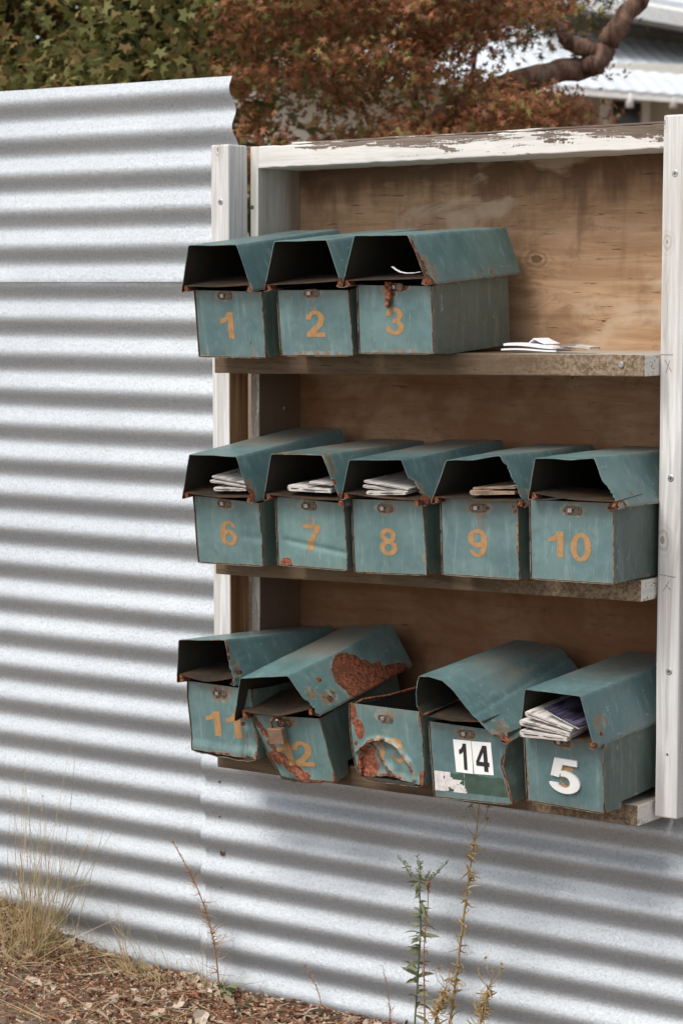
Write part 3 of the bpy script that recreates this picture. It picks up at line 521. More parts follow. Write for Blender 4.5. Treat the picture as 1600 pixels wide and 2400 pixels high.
def rust_lid(n,s,y,yl,prof):
    """s 0..1 round the profile from lower left to lower right, y distance back from the front edge"""
    ds=min(s,1-s)*.31; r=.50*math.exp(-(ds/.0035))*(.75+.5*sn(y*30,s*3,n)); r=max(r,.34*math.exp(-(y/.0018)))
    def blob(cs,cy,rs,ry,a=.9):
        nonlocal r; d=math.hypot((s-cs)/rs,(y-cy)/ry); r=max(r,a*smst(1.25,.55,d))
    blob(.02,0,.05,.02,.8)
    if n==3: blob(.80,.004,.10,.010,.58); blob(.90,.008,.08,.016,.56); blob(.975,.0,.05,.03,.75); blob(.86,.14,.02,.004,.6); blob(.96,.22,.03,.006,.7); blob(.92,.02,.13,.03,.34)
    if n==7: blob(.40,.010,.17,.022,.52); blob(.64,.012,.035,.012,.8); blob(.72,.012,.12,.018,.34); blob(.97,.0,.06,.012,.95); blob(.84,.004,.03,.008,.7)
    if n==8: blob(.83,.0,.035,.007,1.); blob(.89,.010,.05,.008,1.); blob(.97,.012,.055,.030,1.1); blob(.9,.01,.1,.03,.36)
    if n==9: blob(.80,.0,.02,.004,.8); blob(.90,.0,.09,.007,1.1); blob(.985,.0,.05,.016,1.1); blob(.9,.03,.02,.02,.4)
    if n==6: blob(.90,.0,.035,.006,.9); blob(.95,.008,.05,.009,.95); blob(.9,.01,.09,.02,.34)
    if n==10: blob(.96,.0,.07,.004,1.); blob(.98,.02,.05,.03,.42)
    if n==2: blob(.97,.0,.05,.010,.6)
    if n==1: blob(.97,.0,.04,.01,.42)
    if n==11: blob(.29,.0,.03,.006,.8); blob(.64,.0,.03,.006,.9); blob(.78,.003,.10,.006,.5); blob(.90,.016,.08,.012,.40); blob(.92,.022,.02,.012,.7)
    if n==12: blob(.86,.150,.17,.050,1.15); blob(.93,.165,.12,.060,1.15); blob(.97,.21,.07,.10,1.0); blob(.84,.185,.05,.030,1.0); blob(.90,.225,.05,.022,.8); blob(.80,.062,.022,.008,.9); blob(.92,.060,.06,.030,.47); blob(.85,.026,.06,.020,.40); blob(.01,.0,.10,.03,1.)
    if n==14: blob(.985,.0,.09,.030,1.05); blob(.95,.02,.06,.02,.6); blob(.90,.02,.12,.04,.30)
    if n==5: blob(.87,.035,.07,.022,.40); blob(.93,.030,.018,.006,.75); blob(.985,.0,.03,.014,.75)
    return r
def make_box(n):
    B=BOX[n]; x,y,z,rx,ry,rz=B['pose']; root=empty('mailbox',(x,y,z),(rx,ry,rz)); tag(root,LAB[n],'mailbox','numbered teal mailboxes on the shelves')
    eL,eR=B['eL'],B['eR']; D=.2585; lift=LIFT.get(n,0.); th=.0013
    # ---- front panel
    NU,NV=88,70; vs=[];ru=[];we=[]
    for j in range(NV+1):
        v=j/NV; L_=polyat(eL,v);Rr=polyat(eR,v)
        for i in range(NU+1):
            u=i/NU; xx=lerp(L_[0],Rr[0],u); zz=lerp(L_[1],Rr[1],u)
            if n==12 and v>.9: zz-=.004*math.sin(u*3.14)*(v-.9)*10
            if n==13 and v>.9: zz+=(.006*math.exp(-((xx+.01)/.03)**2))*(v-.9)*10
            if n in(11,13) and v>.93: zz+=.0015*sn(xx*60,1,n)
            vs.append((xx,dent(n,xx,zz),zz)); ru.append(rust_front(n,xx,zz,u,v)); we.append(.55*math.exp(-v*9)+.25*math.exp(-(1-v)*12)+.1)
    W_=NU+1; fs=[(j*W_+i,(j+1)*W_+i,(j+1)*W_+i+1,j*W_+i+1) for j in range(NV) for i in range(NU)]
    fp=mesh('front_panel',vs,fs,M['paint'],root,True,dict(rust=ru,wear=we)); solid(fp,th,-1)
    # ---- body: two sides, back and floor as one folded sheet, front edges folded round the panel
    vs=[];ru=[];we=[];fs=[]
    ys=[-.0022,.0015,.006,.015,.03,.048,.052,.08,.12,.16,.2,.24,D]
    def ring(yy):
        t=smst(0,.06,yy); pts=[]
        lf=lift if yy>.050 else 0.
        for k in range(13):
            v=k/12; L_=polyat(eL,v); nomx=-.0829; xx=lerp(L_[0]-.0006,nomx,t); zz=lerp(L_[1],-v*.1312,t); zz=max(zz,-.1312+lf) if v>.5 and lf else zz
            pts.append((xx,yy+(dent(n,L_[0],L_[1]) if yy<.01 else 0),zz,.52*math.exp(-max(0,yy)/.0025)+.30*math.exp(-(12-k)/1.)+.28*math.exp(-k/1.2)))
        Lb,Rb=polyat(eL,1),polyat(eR,1)
        for k in range(1,12):
            f=k/12; xx=lerp(lerp(Lb[0],Rb[0],f),lerp(-.0829,.0829,f),t); zz=lerp(lerp(Lb[1],Rb[1],f)-.0008,-.1312,t); zz=max(zz,-.1312+lf) if lf else zz
            if n in (11,13) and yy<.004: zz-=.003+.003*sn(xx*40,2,n)
            if n==12 and yy<.02: zz-=.004*math.sin(f*3.14)
            pts.append((xx,yy+(-.004 if n in(11,13) and yy<.0 else 0),zz,.55*math.exp(-max(0,yy)/.003)))
        for k in range(12,-1,-1):
            v=k/12; L_=polyat(eR,v); xx=lerp(L_[0]+.0006,.0829,t); zz=lerp(L_[1],-v*.1312,t); zz=max(zz,-.1312+lf) if v>.5 and lf else zz
            pts.append((xx,yy+(dent(n,L_[0],L_[1]) if yy<.01 else 0),zz,.60*math.exp(-max(0,yy)/.0028)+.30*math.exp(-(12-k)/1.)+.28*math.exp(-k/1.2)))
        return pts
    for yy in ys:
        for p in ring(yy): vs.append(p[:3]); ru.append(p[3]*(.8+.4*sn(p[2]*35,n,p[1]*30))); we.append(.35)
    m=37
    for j in range(len(ys)-1):
        for k in range(m-1): fs.append((j*m+k,j*m+k+1,(j+1)*m+k+1,(j+1)*m+k))
    b=(len(ys)-1)*m; bk=[b+k for k in range(m)]; fs.append(tuple(bk))
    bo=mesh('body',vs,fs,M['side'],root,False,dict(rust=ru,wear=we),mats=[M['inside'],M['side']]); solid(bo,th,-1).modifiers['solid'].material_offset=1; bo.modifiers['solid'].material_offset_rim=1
    if n==13:   # rolled rusty rim along the open top
        mb=MB(); a=polyat(eL,0); c=polyat(eR,0)
        mb.tube([(a[0]+.012,.004,a[1]+.001),(a[0]+.004,.03,.008),(-.083,.10,.002),(-.083,.18,.001),(-.083,D,.001)],[.0016,.003,.0026,.0028,.0026],8)
        mb.tube([(-.083,D,.001),(.083,D,.001),(.083,.12,.001),(c[0],.01,c[1])],.0022,8)
        mb.build('rim',M['rust'],root)
    # ---- latch
    lx,lz=LATCH[n]; y0=dent(n,lx,lz)
    mb=MB(); pts=[]; a,bq=.017,.0068
    for i in range(29):
        th_=2*math.pi*i/28; cx=a-bq; pts.append((lx+(cx if math.cos(th_)>0 else -cx)+bq*math.cos(th_),y0-.0010,lz+bq*math.sin(th_)))
    mb.tube(pts,.0008,6); lt=mb.build('latch_plate',M['rust'] if n in (3,12) else M['ltrim'],root)
    mb=MB(); q=[(lx+(a-bq if math.cos(2*math.pi*i/24)>0 else bq-a)+bq*.9*math.cos(2*math.pi*i/24),y0-.0006,lz+bq*.9*math.sin(2*math.pi*i/24)) for i in range(24)]; mb.add(q,[tuple(range(24))]); mb.build('latch_slot',M['tarn'] if n not in (3,) else M['rust'],lt,False)
    mb=MB()
    bx0=lx-.0045
    o=boxmesh('bolt',(bx0-.0035,y0-.005,lz-.0032),(bx0+.0045,y0-.0004,lz+.0038),M['bolt'],lt,bev=.0006)
    mb.add(*disc_y(lx+.0085,lz,.0042 if n!=3 else .0075,y0-.0005,y0-(.0016 if n!=3 else .0035),18)); mb.build('rivet',M['ltrim'],lt,False)
    if n==3:
        sil=[(-.0085,.004),(.004,.004),(.0065,-.006),(.0055,-.016),(.0035,-.030),(.0015,-.040),(-.0035,-.045),(-.0085,-.041),(-.0095,-.030),(-.0085,-.016),(-.0095,-.004)]
        cx=-.0035; vs=[];fs=[]
        for k,(yy,s_) in enumerate(((-.003,.94),(-.0065,1.),(-.0095,.8))):
            for (px,pz) in sil: vs.append((cx+px*s_+.0006*sn(px*500,pz*300,k),yy+.0008*sn(px*300,pz*300,1)-(.002 if pz<-.03 else 0),pz*(1 if s_>.9 else .97)))
        N=len(sil)
        for k in range(2):
            for i in range(N): j=(i+1)%N; fs.append((k*N+i,k*N+j,(k+1)*N+j,(k+1)*N+i))
        fs.append(tuple(2*N+i for i in range(N))); h=mesh('hasp',vs,fs,M['rust'],root,False); bevel(h,.0006)
        mb=MB(); mb.add(*disc_y(cx-.002,-.008,.0019,-.0088,-.0099,12,.0036)); mb.build('hasp_slot',M['dark'],h,False)
    # ---- numbers
    mbn=[]
    if n in DIG:
        for ch,x0,x1,z0,z1 in DIG[n]:
            slant={12:.07,11:.05,1:.0}.get(n,0.)
            nx,nz,mk=digit_cells(ch,x0,x1,z0,z1)
            mk=mk.copy()
            for j in range(nz):
                for i in range(nx):
                    if mk[j,i]:
                        X=lerp(x0,x1,(i+.5)/nx);Z=lerp(z0,z1,(j+.5)/nz); q=sn(X*220,Z*220,n)
                        if q>(.55 if n!=13 else .42): mk[j,i]=False
                        if n==13:
                            b_,_t=polyd(X,Z,ARC13); b2,_t=polyd(X,Z,CR13)
                            if b_<.0035 or b2<.003: mk[j,i]=False
                        if n==12 and polyd(X,Z,CR12)[0]<.003 and q>.25: mk[j,i]=False
            zc=(z0+z1)/2
            def fx(u,v,x0=x0,x1=x1,z0=z0,z1=z1,s_=slant):
                X=lerp(x0,x1,u);Z=lerp(z0,z1,v); X-=(Z-zc)*s_; return (X,dent(n,X,Z)-.0005,Z)
            o=cells_mesh('painted_number',nx,nz,mk,fx,M['orange'],root)
    if n==5:
        x0,x1,z0,z1=-.0325,.0345,-.1035,-.0395
        nx,nz,mk=digit_cells('5',x0,x1,z0,z1,.0006,.045)
        cells_mesh('raised_number',nx,nz,mk,lambda u,v:(lerp(x0,x1,u),-.0048,lerp(z0,z1,v)),M['white'],root,.0045)
    if n==14:
        lab=[[(-.0352,-.0223),(.0032,-.0221),(.0064,-.0831),(-.0317,-.0835)],[(.0042,-.0225),(.0461,-.0216),(.0484,-.0824),(.0071,-.0835)]]
        for ch,q in zip('14',lab):
            gx=10; vs=[];fs=[]
            for j in range(gx+1):
                for i in range(gx+1):
                    u=i/gx;v=j/gx; X=lerp(lerp(q[0][0],q[1][0],u),lerp(q[3][0],q[2][0],u),v); Z=lerp(lerp(q[0][1],q[1][1],u),lerp(q[3][1],q[2][1],u),v); vs.append((X,dent(n,X,Z)-.0007-(.002*v*v*u if ch=='1' else 0),Z))
            fs=[(j*11+i,(j+1)*11+i,(j+1)*11+i+1,j*11+i+1) for j in range(10) for i in range(10)]
            c_=mesh('number_sticker',vs,fs,M['card'],root,True)
            xa=lerp(q[0][0],q[1][0],.30 if ch=='1' else .18); xb=lerp(q[0][0],q[1][0],.72 if ch=='1' else .84); za=q[0][1]-.0545; zb=q[0][1]-.006; off=.0016
            nx,nz,mk=digit_cells(ch,xa,xb,za,zb,.0006,.02)
            cells_mesh('sticker_digit',nx,nz,mk,lambda u,v,xa=xa,xb=xb,za=za,zb=zb,o_=(.0032 if ch=='1' else .0014):(lerp(xa,xb,u)+off*(1-v),dent(n,lerp(xa,xb,u),lerp(za,zb,v))-.0010-(o_ if ch=='1' else 0)*(1-v)*(1-v)*u*.6-(.0004),lerp(za,zb,v)),M['ink'],c_)
        # dark green band of older paint, with torn white paper left on it
        def band(name,mat,test,yo,par=root):
            nx,nz=240,80; x0,x1,z0,z1=-.0795,.0800,-.1310,-.0850; mk=np.zeros((nz,nx),bool)
            for j in range(nz):
                for i in range(nx):
                    X=lerp(x0,x1,(i+.5)/nx);Z=lerp(z0,z1,(j+.5)/nz)
                    if polyd(X,Z,CR14)[0]>.004 and X<np.interp(-Z,[.085,.134],[.070,.080]): mk[j,i]=test(X,Z)
            return cells_mesh(name,nx,nz,mk,lambda u,v:(lerp(x0,x1,u),dent(n,lerp(x0,x1,u),lerp(z0,z1,v))-yo,lerp(z0,z1,v)),mat,par)
        fr=lambda X,Z,k:sum(sn(X*f*k,Z*f*k,f)/g for f,g in ((60,1),(130,2),(260,3)))
        gb=band('old_paint_band',M['oldgreen'],lambda X,Z: Z<-.0865+.002*fr(X,Z,1) and Z>-.1215+.001*fr(X,Z,2)-.04*max(0,-X-.0)*0,.0003)
        band('torn_label',M['residue'],lambda X,Z: (fr(X,Z,.75)+(.55 if X<-.015 else -.9)-(.75 if (Z>-.098 and X>-.045) else 0)-.4*smst(-.03,.0,X)+( .9 if (.028<X<.050 and -.106<Z<-.095) else 0)+(.75 if (-.016<X<.004 and Z>-.1225) else 0)>.12) and Z>-.1225,.0006)
    # ---- lid
    if 'lf' in B:
        lf=[np.array(q) for q in B['lf']]; lb=[np.array(q) for q in B['lb']]
        def inflange(P): # short lips folded inwards under both sides
            a,b_=P[0],P[-1]; return [a+np.array([.0125,0,.0035])]+P+[b_+np.array([-.0125,0,.0035])]
        F=inflange(lf);Bk=inflange(lb)
        # resample each side of the profile
        S=[];nseg=len(F)-1; lens=[np.linalg.norm(F[i+1]-F[i]) for i in range(nseg)]; tot=sum(lens[1:-1]); acc=0
        for i in range(nseg):
            c_=max(2,int(lens[i]/.0030)); 
            for k in range(c_): 
                f=k/c_; s=0. if i==0 else (1. if i==nseg-1 else (acc+f*lens[i])/tot); S.append((lerp(F[i],F[i+1],f),lerp(Bk[i],Bk[i+1],f),s,i))
            if 0<i<nseg-1: acc+=lens[i]
        S.append((F[-1],Bk[-1],1.,nseg-1))
        if n!=14:   # soften the folds
            S2=list(S)
            for i in range(1,len(S)-1): S2[i]=(.25*S[i-1][0]+.5*S[i][0]+.25*S[i+1][0],.25*S[i-1][1]+.5*S[i][1]+.25*S[i+1][1],S[i][2],S[i][3])
            S=S2
        ts=[0,.0025,.005,.0075,.010,.0125,.015,.018,.021,.025,.03,.036,.043,.052]+[.052+.012*k for k in range(1,22)]+[.3207]
        ts=[t for t in ts if t<=.3207]; Lt=.3207; vs=[];ru=[];we=[]
        for t in ts:
            for (a,b_,s,si) in S:
                bite=.0006*(sn(s*70,n,1)+1)
                for (s0,s1,dd) in LD['BITE'].get(n,[]):
                    if s>s0: bite+=dd*smst(s0,s0+.03,s)*(.55+.9*abs(sn(s*38,n*1.3,5))+.35*sn(s*120,n,2))
                if n==12 and s>.86: bite*=1.0
                e=max(0,bite); yd=e+t*(1-e/.06) if t<.06 else t
                p=lerp(a,b_,yd/Lt)
                p=p+np.array([.0006*sn(s*9,yd*25,n),0,.0009*sn(s*7+3,yd*22,n)])
                if n==9: p[2]-=0.003*math.exp(-(yd/.05))*math.exp(-((s-.47)/.09)**2)
                if n==10: p[2]-=0.0028*math.exp(-(yd/.05))*math.exp(-((s-.50)/.09)**2); p[0]-=.004*math.exp(-(yd/.03))*math.exp(-((s-.80)/.08)**2)
                if n==12: p[2]-=.004*math.exp(-((yd-.16)/.05)**2)*math.exp(-((s-.8)/.2)**2); 
                if n==14:
                    dcr=(s-(.72+(yd/Lt)*.02))*.3; p[2]-=.0025*math.exp(-(dcr/.006)**2)
                if n==11 and s>.80: p[0]+=.004*sn(s*30,yd*60,5)*math.exp(-yd/.03)
                vs.append(tuple(p)); ru.append(rust_lid(n,s,yd,Lt,0) if 0<si<nseg-1 else .5)
                top=1. if (.30<s<.68) else .15; we.append(top*smst(.05,.19,yd)*(1. if n>5 or n==5 else .45)*(1.15 if n in(6,7,8,12) else .8)+.1+(.25 if n in (7,) and top==1 else 0)+.5*(1-top)*smst(.10,.02,min(s,1-s))*.6)
        m=len(S); fs=[(j*m+k,(j+1)*m+k,(j+1)*m+k+1,j*m+k+1) for j in range(len(ts)-1) for k in range(m-1)]
        base=(len(ts)-1)*m; fs.append(tuple(base+k for k in range(m)))
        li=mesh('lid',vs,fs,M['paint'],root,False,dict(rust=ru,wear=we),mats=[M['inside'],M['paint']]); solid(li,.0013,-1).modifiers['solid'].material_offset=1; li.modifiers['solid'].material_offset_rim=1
        me=li.data; sm=np.ones(len(me.polygons),bool); sm[-1]=False; me.polygons.foreach_set('use_smooth',sm)
        try: me.set_sharp_from_angle(angle=R_(24))
        except Exception: pass
        # mouth plate: the floor of the lid's opening, drooping a little in the middle
        a,b_=lf[0],lf[-1]; vs=[];ru=[];fs=[]
        zp=.0125 if n not in (12,) else .010
        zl,zr=a[2]+zp,b_[2]+zp
        if n==14: zl,zr=a[2]-.0015,.022
        if n==11: zl,zr=a[2]+.016,b_[2]+.014
        if n==12: zl,zr=a[2]+.020,b_[2]+.016
        wl=a[0]+.0050; wr=b_[0]-.0050
        if n==14: wl,wr=a[0]+.001,.046
        if n==12: wl+=.016; wr-=.012
        for j in range(9):
            f=j/8; yy=a[1]+.0035+f*.105
            for i in range(33):
                u=i/32; droop={1:.0025,2:.001,3:.0,11:.0105,12:.0125,10:.004,9:.0035,6:.0045,7:.003,14:.004}.get(n,.002)*(1-abs(2*u-1)**(1.3))
                xx=lerp(lerp(wl,wr,u),lerp(-.075,.075,u),f*.3); zz=lerp(zl,zr,u)-droop*(1-f)*(1 if n!=12 else 1)+ .006*f
                vs.append((xx,yy-(.003*math.sin(u*3.14) if f==0 else 0),zz)); ru.append(.42+.25*sn(xx*30,yy*30,n)+(.25 if n in(9,3,11,10) else 0))
        fs=[(j*33+i,j*33+i+1,(j+1)*33+i+1,(j+1)*33+i) for j in range(8) for i in range(32)]
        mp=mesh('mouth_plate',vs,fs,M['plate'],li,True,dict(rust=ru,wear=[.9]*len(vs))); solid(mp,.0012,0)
        # bent tabs that tie the plate down to the lips
        for sx,zz0 in ((1,zl),(-1,zr)):
            mb=MB()
            X=(wl if sx>0 else wr); yb=a[1]+.004; zb=(a[2] if sx>0 else b_[2])+.002
            if n==14 and sx<0: continue
            mb.add([(X,yb,zb),(X+sx*.010,yb+.001,zb+.001),(X+sx*.006,yb,zz0-.0005),(X,yb,zz0-.0005),(X,yb+.02,zb),(X+sx*.010,yb+.02,zb+.001),(X+sx*.006,yb+.02,zz0-.0005),(X,yb+.02,zz0-.0005)],[(0,1,2,3),(7,6,5,4),(0,3,7,4),(1,5,6,2),(0,4,5,1),(3,2,6,7)])
            mb.build('mouth_tab',M['rust'],li,False)
    return root
BOXO={n:make_box(n) for n in (1,2,3,6,7,8,9,10,11,12,13,14,5)}

# ---- padlock hanging from mailbox 12 (a thing of its own)
def padlock():
    Bp=BOX[12]['pose']; mw=Matrix.Translation(Bp[:3])@__import__('mathutils').Euler(Bp[3:]).to_matrix().to_4x4()
    root=bpy.data.objects.new('padlock',None); link(root); root.matrix_world=mw@Matrix.Translation((-.018,-.018,-.033)); tag(root,'small dull brass padlock with a rusty shackle hanging on the front of mailbox 12','padlock')
    b=boxmesh('lock_body',(-.0165,-.006,-.0165),(.0175,.007,.0150),M['brass'],root,bev=.0012)
    for k in range(4): boxmesh('lock_lamination',(-.0170,-.0068,-.0165),(-.0158+.0,-.0066,.0150),M['brass'],b,bev=0) if k==0 else None
    mb=MB(); P=[(-.008,0,.013),(-.008,0,.024),(-.006,0,.031),(-.001,0,.0355),(.004,.001,.036),(.008,.004,.033),(.0095,.006,.026),(.0098,.006,.013)]
    mb.tube(P,.0026,10); mb.build('shackle',M['rust'],root)
    mb=MB(); mb.tube([(.004,.0,.030),(.010,.013,.030)],.0022,8); mb.build('hasp_stud',M['bolt'],root)
padlock()

# ================================================================ papers
def pose_mat(n):
    Bp=BOX[n]['pose']; return Matrix.Translation(Bp[:3])@__import__('mathutils').Euler(Bp[3:]).to_matrix().to_4x4()
def paper(n,label,layers,mat,y0=-.013,dep=.15,name='folded_newspaper',extra=None):
    """layers: (xl,zl,xr,zr,thick,openend) flattened folded sections standing in the mouth of box n"""
    root=bpy.data.objects.new(name,None); link(root); root.matrix_world=pose_mat(n); tag(root,label,'newspaper','newspapers left in the mailboxes')
    for k,(xl,zl,xr,zr,h,mt) in enumerate(layers):
        d=np.array([xr-xl,zr-zl]); Ln=np.linalg.norm(d); d/=Ln; nn=np.array([-d[1],d[0]]); sec=[]
        r=h/2
        for i in range(9):      # rounded fold on the left
            th=math.pi/2+math.pi*i/8; sec.append(np.array([xl,zl])+d*(r+r*math.cos(th))+nn*(r*math.sin(th)))
        for i in range(12): f=(i+1)/12; sec.append(np.array([xl,zl])+d*(r+(Ln-r)*f)+nn*(-r*(1-.45*f))+nn*.0007*sn(f*7,k,n))
        for i in range(12): f=1-i/12; sec.append(np.array([xl,zl])+d*(r+(Ln-r)*f)+nn*(r*(1-.45*f))+nn*.0007*sn(f*6,k+5,n))
        N=len(sec); vs=[];fs=[]; yy=[y0+.0018*k,y0+.0006+.0018*k,y0+.02,y0+dep]
        for j,yv in enumerate(yy):
            sc=(.94,1.,1.,1.)[j]; c0=sum(sec)/N
            for q in sec:
                w_=c0+(q-c0)*sc; vs.append((w_[0]+.0015*sn(w_[0]*40,k,1)*(j<2)*0,yv+.0022*sn(w_[0]*30,k*3,n)*(j<2),w_[1]+.02*(yv-y0)))
        for j in range(3):
            for i in range(N): q=(i+1)%N; fs.append((j*N+i,j*N+q,(j+1)*N+q,(j+1)*N+i))
        fs.append(tuple(range(N))); 
        o=mesh('folded_section',vs,fs,mt or mat,root,True)
        try: o.data.set_sharp_from_angle(angle=R_(50))
        except Exception: pass
        # dark gap between the leaves of each fold, seen from the front
        gx=np.array([xl,zl])+d*(r*1.6); g2=np.array([xl,zl])+d*(Ln*.93); y_=y0+.0018*k
        mb=MB(); c0=sum(sec)/N; pts=[]
        for i in range(14):
            f=i/13; q=gx+(g2-gx)*f+nn*.0005*sn(f*6,k,n+4); pts.append(q)
        V=[];Fa=[]
        for i,q in enumerate(pts):
            hh=r*.16*(1-.5*i/13); yq=y_+.0022*sn(q[0]*30,k*3,n)-.0004; V+=[(q[0]+nn[0]*hh,yq,q[1]+nn[1]*hh),(q[0]-nn[0]*hh,yq,q[1]-nn[1]*hh)]
        Fa=[(2*i,2*i+1,2*i+3,2*i+2) for i in range(13)]; mb.add(V,Fa); mb.build('page_gap',M['ink'] if mat!=M['oldnews'] else M['oldnews'],o,False)
    return root
paper(6,'folded newspaper of three white folds lying in the mouth of mailbox 6',[(-.018,.0185,.066,.0215,.0075,None),(-.027,.0335,.066,.0270,.0050,None),(-.023,.0420,.066,.0325,.0042,None)],M['news'])
paper(7,'newspaper rolled to a rounded curl on the left in the mouth of mailbox 7',[(-.042,.0225,.062,.0200,.0120,None),(.010,.0345,.064,.0310,.0040,None)],M['news'])
paper(8,'folded newspaper fanned out in the mouth of mailbox 8 beside the rusted lid corner',[(-.038,.0175,.052,.0205,.0090,None),(-.047,.0300,.054,.0225,.0050,None),(-.045,.0390,.056,.0270,.0045,None)],M['news'])
paper(9,'brown aged newspaper with wavy pages in the mouth of mailbox 9',[(-.017,.0190,.078,.0215,.0095,None),(-.010,.0265,.078,.0300,.0035,None),(.012,.0240,.080,.0345,.0030,None)],M['oldnews'])
paper(5,'thick white folded newspapers with a dark purple flyer in the mouth of mailbox 5',[(-.070,.0065,.034,.0090,.0130,None),(-.071,.0260,.040,.0175,.0110,None),(-.058,.0440,.044,.0260,.0100,None),(-.016,.0580,.058,.0330,.0030,M['glossy']),(-.012,.0520,.056,.0290,.0018,M['white_paper'])],M['news'],y0=-.036)
# thin white strip curling inside mailbox 3
mb=MB(); P=[(-.004+.0,.005,.030),(.008,.0,.0245),(.020,-.004,.0205),(.034,-.006,.0185),(.050,-.006,.0185),(.066,-.006,.0205)]; vs=[];fs=[]
for i,q in enumerate(P): vs+=[(q[0],q[1],q[2]),(q[0],q[1]+.006,q[2]+.0003)]
fs=[(2*i,2*i+2,2*i+3,2*i+1) for i in range(len(P)-1)]
o=mesh('paper_strip',vs,fs,M['white_paper'],None,True); solid(o,.0009,0); o.matrix_world=pose_mat(3); tag(o,'thin curved white paper edge inside the dark mouth of mailbox 3','paper')
# folded papers left on the top shelf
def flyer():
    root=empty('folded_papers',(.80,-.07,-.088)); tag(root,'white folded papers with a brownish tail lying on the top shelf right of mailbox 3','paper')
    def sheet_(name,pts,wid,zo,mat,th,curl):
        vs=[];n_=len(pts)
        for i,(x,y) in enumerate(pts):
            f=i/(n_-1); zz=zo(f)
            for k in range(7):
                g=k/6; vs.append((x-.80,y+.07+wid*g,zz+curl*math.sin(g*3.1)*.4))
        fs=[(i*7+k,i*7+k+1,(i+1)*7+k+1,(i+1)*7+k) for i in range(n_-1) for k in range(6)]
        o_=mesh(name,vs,fs,mat,root,True); solid(o_,th,0); return o_
    X=lambda a,b,m_=14:[(lerp(a,b,i/(m_-1)),-.105+.012*i/(m_-1)) for i in range(m_)]
    sheet_('lower_fold',X(.725,.835),.055,lambda f:.0035+.0012*math.sin(f*5),M['white_paper'],.0028,.002)
    sheet_('upper_fold',X(.730,.850),.050,lambda f:.0125-.004*f+.0015*math.sin(f*6),M['white_paper'],.0040,.003)
    sheet_('raised_corner',[(.772,-.085),(.782,-.085),(.792,-.084),(.806,-.083)],.05,lambda f:[.016,.024,.019,.014][int(round(f*3))] if True else 0,M['white_paper'],.0014,.0)
    sheet_('brown_tail',X(.835,.905),.035,lambda f:.008+.004*math.sin(f*3.1),M['news'],.0040,.002)
flyer()
# ================================================================ plants by the fence
def leafmat(name,c1,c2,c3=None,trans=.25,rough=.55):
    t=NT(name); a=t.attr('tint'); n=t.noise(40,3,.6); c=t.mix(a,c1,c2)
    if c3: c=t.mix(t.step(a,.72,.95),c,c3)
    c=t.mix(t.math('MULTIPLY',t.step(n,.45,.7),.3),c,tuple(q*.5 for q in c1))
    p=t.n('BsdfPrincipled'); t.set(p.inputs['Base Color'],c); p.inputs['Roughness'].default_value=rough; p.inputs['Specular IOR Level'].default_value=.3
    tr=t.n('BsdfTranslucent'); t.set(tr.inputs[0],c); mx=t.n('MixShader'); mx.inputs[0].default_value=trans
    t.t.links.new(p.outputs[0],mx.inputs[1]); t.t.links.new(tr.outputs[0],mx.inputs[2]); t.t.links.new(mx.outputs[0],t.out.inputs[0]); return t.m
M['straw']=leafmat('dry_straw',(.36,.23,.105),(.64,.51,.31),(.28,.32,.11))
M['weed']=leafmat('weed_green',(.14,.165,.085),(.27,.29,.165))
M['drystem']=leafmat('dry_stalk',(.33,.22,.10),(.50,.38,.20))
M['redstem']=leafmat('reddish_dry_stalk',(.30,.15,.08),(.42,.27,.15))
def blade(mb,p,q,w,a,bend=.0,seg=5):
    p=np.array(p,float);q=np.array(q,float); ax=q-p; side=np.cross(ax,(rng.normal(),rng.normal(),rng.normal())); side/=np.linalg.norm(side)+1e-9
    bd=np.cross(ax,side); bd/=np.linalg.norm(bd)+1e-9; vs=[]
    for i in range(seg+1):
        t=i/seg; c=p+ax*t+bd*bend*np.linalg.norm(ax)*math.sin(t*math.pi)*.6; ww=w*(1-t*.85); vs+=[tuple(c-side*ww/2),tuple(c+side*ww/2)]
    mb.add(vs,[(2*i,2*i+1,2*i+3,2*i+2) for i in range(seg)],a)
def leaf(mb,p,d,L,w,a,droop=.3):
    p=np.array(p,float);d=np.array(d,float);d/=np.linalg.norm(d); s=np.cross(d,(0,0,1.)); s/=np.linalg.norm(s)+1e-9; up=np.cross(s,d); vs=[];n=5
    s=s*math.cos(1.0)+up*math.sin(rng.uniform(-1,1)); s/=np.linalg.norm(s)
    for i in range(n+1):
        t=i/n; c=p+d*L*t-np.array([0,0,1])*droop*L*t*t; ww=w*math.sin(math.pi*min(1,.12+t*.88))**.8*(1-.1*t); vs+=[tuple(c-s*ww/2),tuple(c+s*ww/2)]
    mb.add(vs,[(2*i,2*i+1,2*i+3,2*i+2) for i in range(n)],a)
def curve_pts(P,n=14):
    P=[np.array(p) for p in P]; out=[]
    for i in range(n+1):
        q=i/n*(len(P)-1); k=min(int(q),len(P)-2); f=q-k; p0=P[max(k-1,0)];p1=P[k];p2=P[k+1];p3=P[min(k+2,len(P)-1)]
        out.append(.5*((2*p1)+(-p0+p2)*f+(2*p0-5*p1+4*p2-p3)*f*f+(-p0+3*p1-3*p2+p3)*f**3))
    return out
def at(S,t): q=t*(len(S)-1); k=min(int(q),len(S)-2); return S[k]*(1-(q-k))+S[k+1]*(q-k)
def plant(name,label,cat,pix,Y,r,mat,fill):
    S=curve_pts([PX(x,y,Y) for x,y in pix],22); root=empty(name,tuple(S[0])); tag(root,label,cat); o=np.array(root.location)
    mb=MB(); mb.tube([s-o for s in S],[r*(1-.6*i/22) for i in range(23)],6,a=.4); mb.build('stem',mat,root,attr='tint')
    mb=MB(); fill(mb,[s-o for s in S]); mb.build('foliage',mat,root,attr='tint')
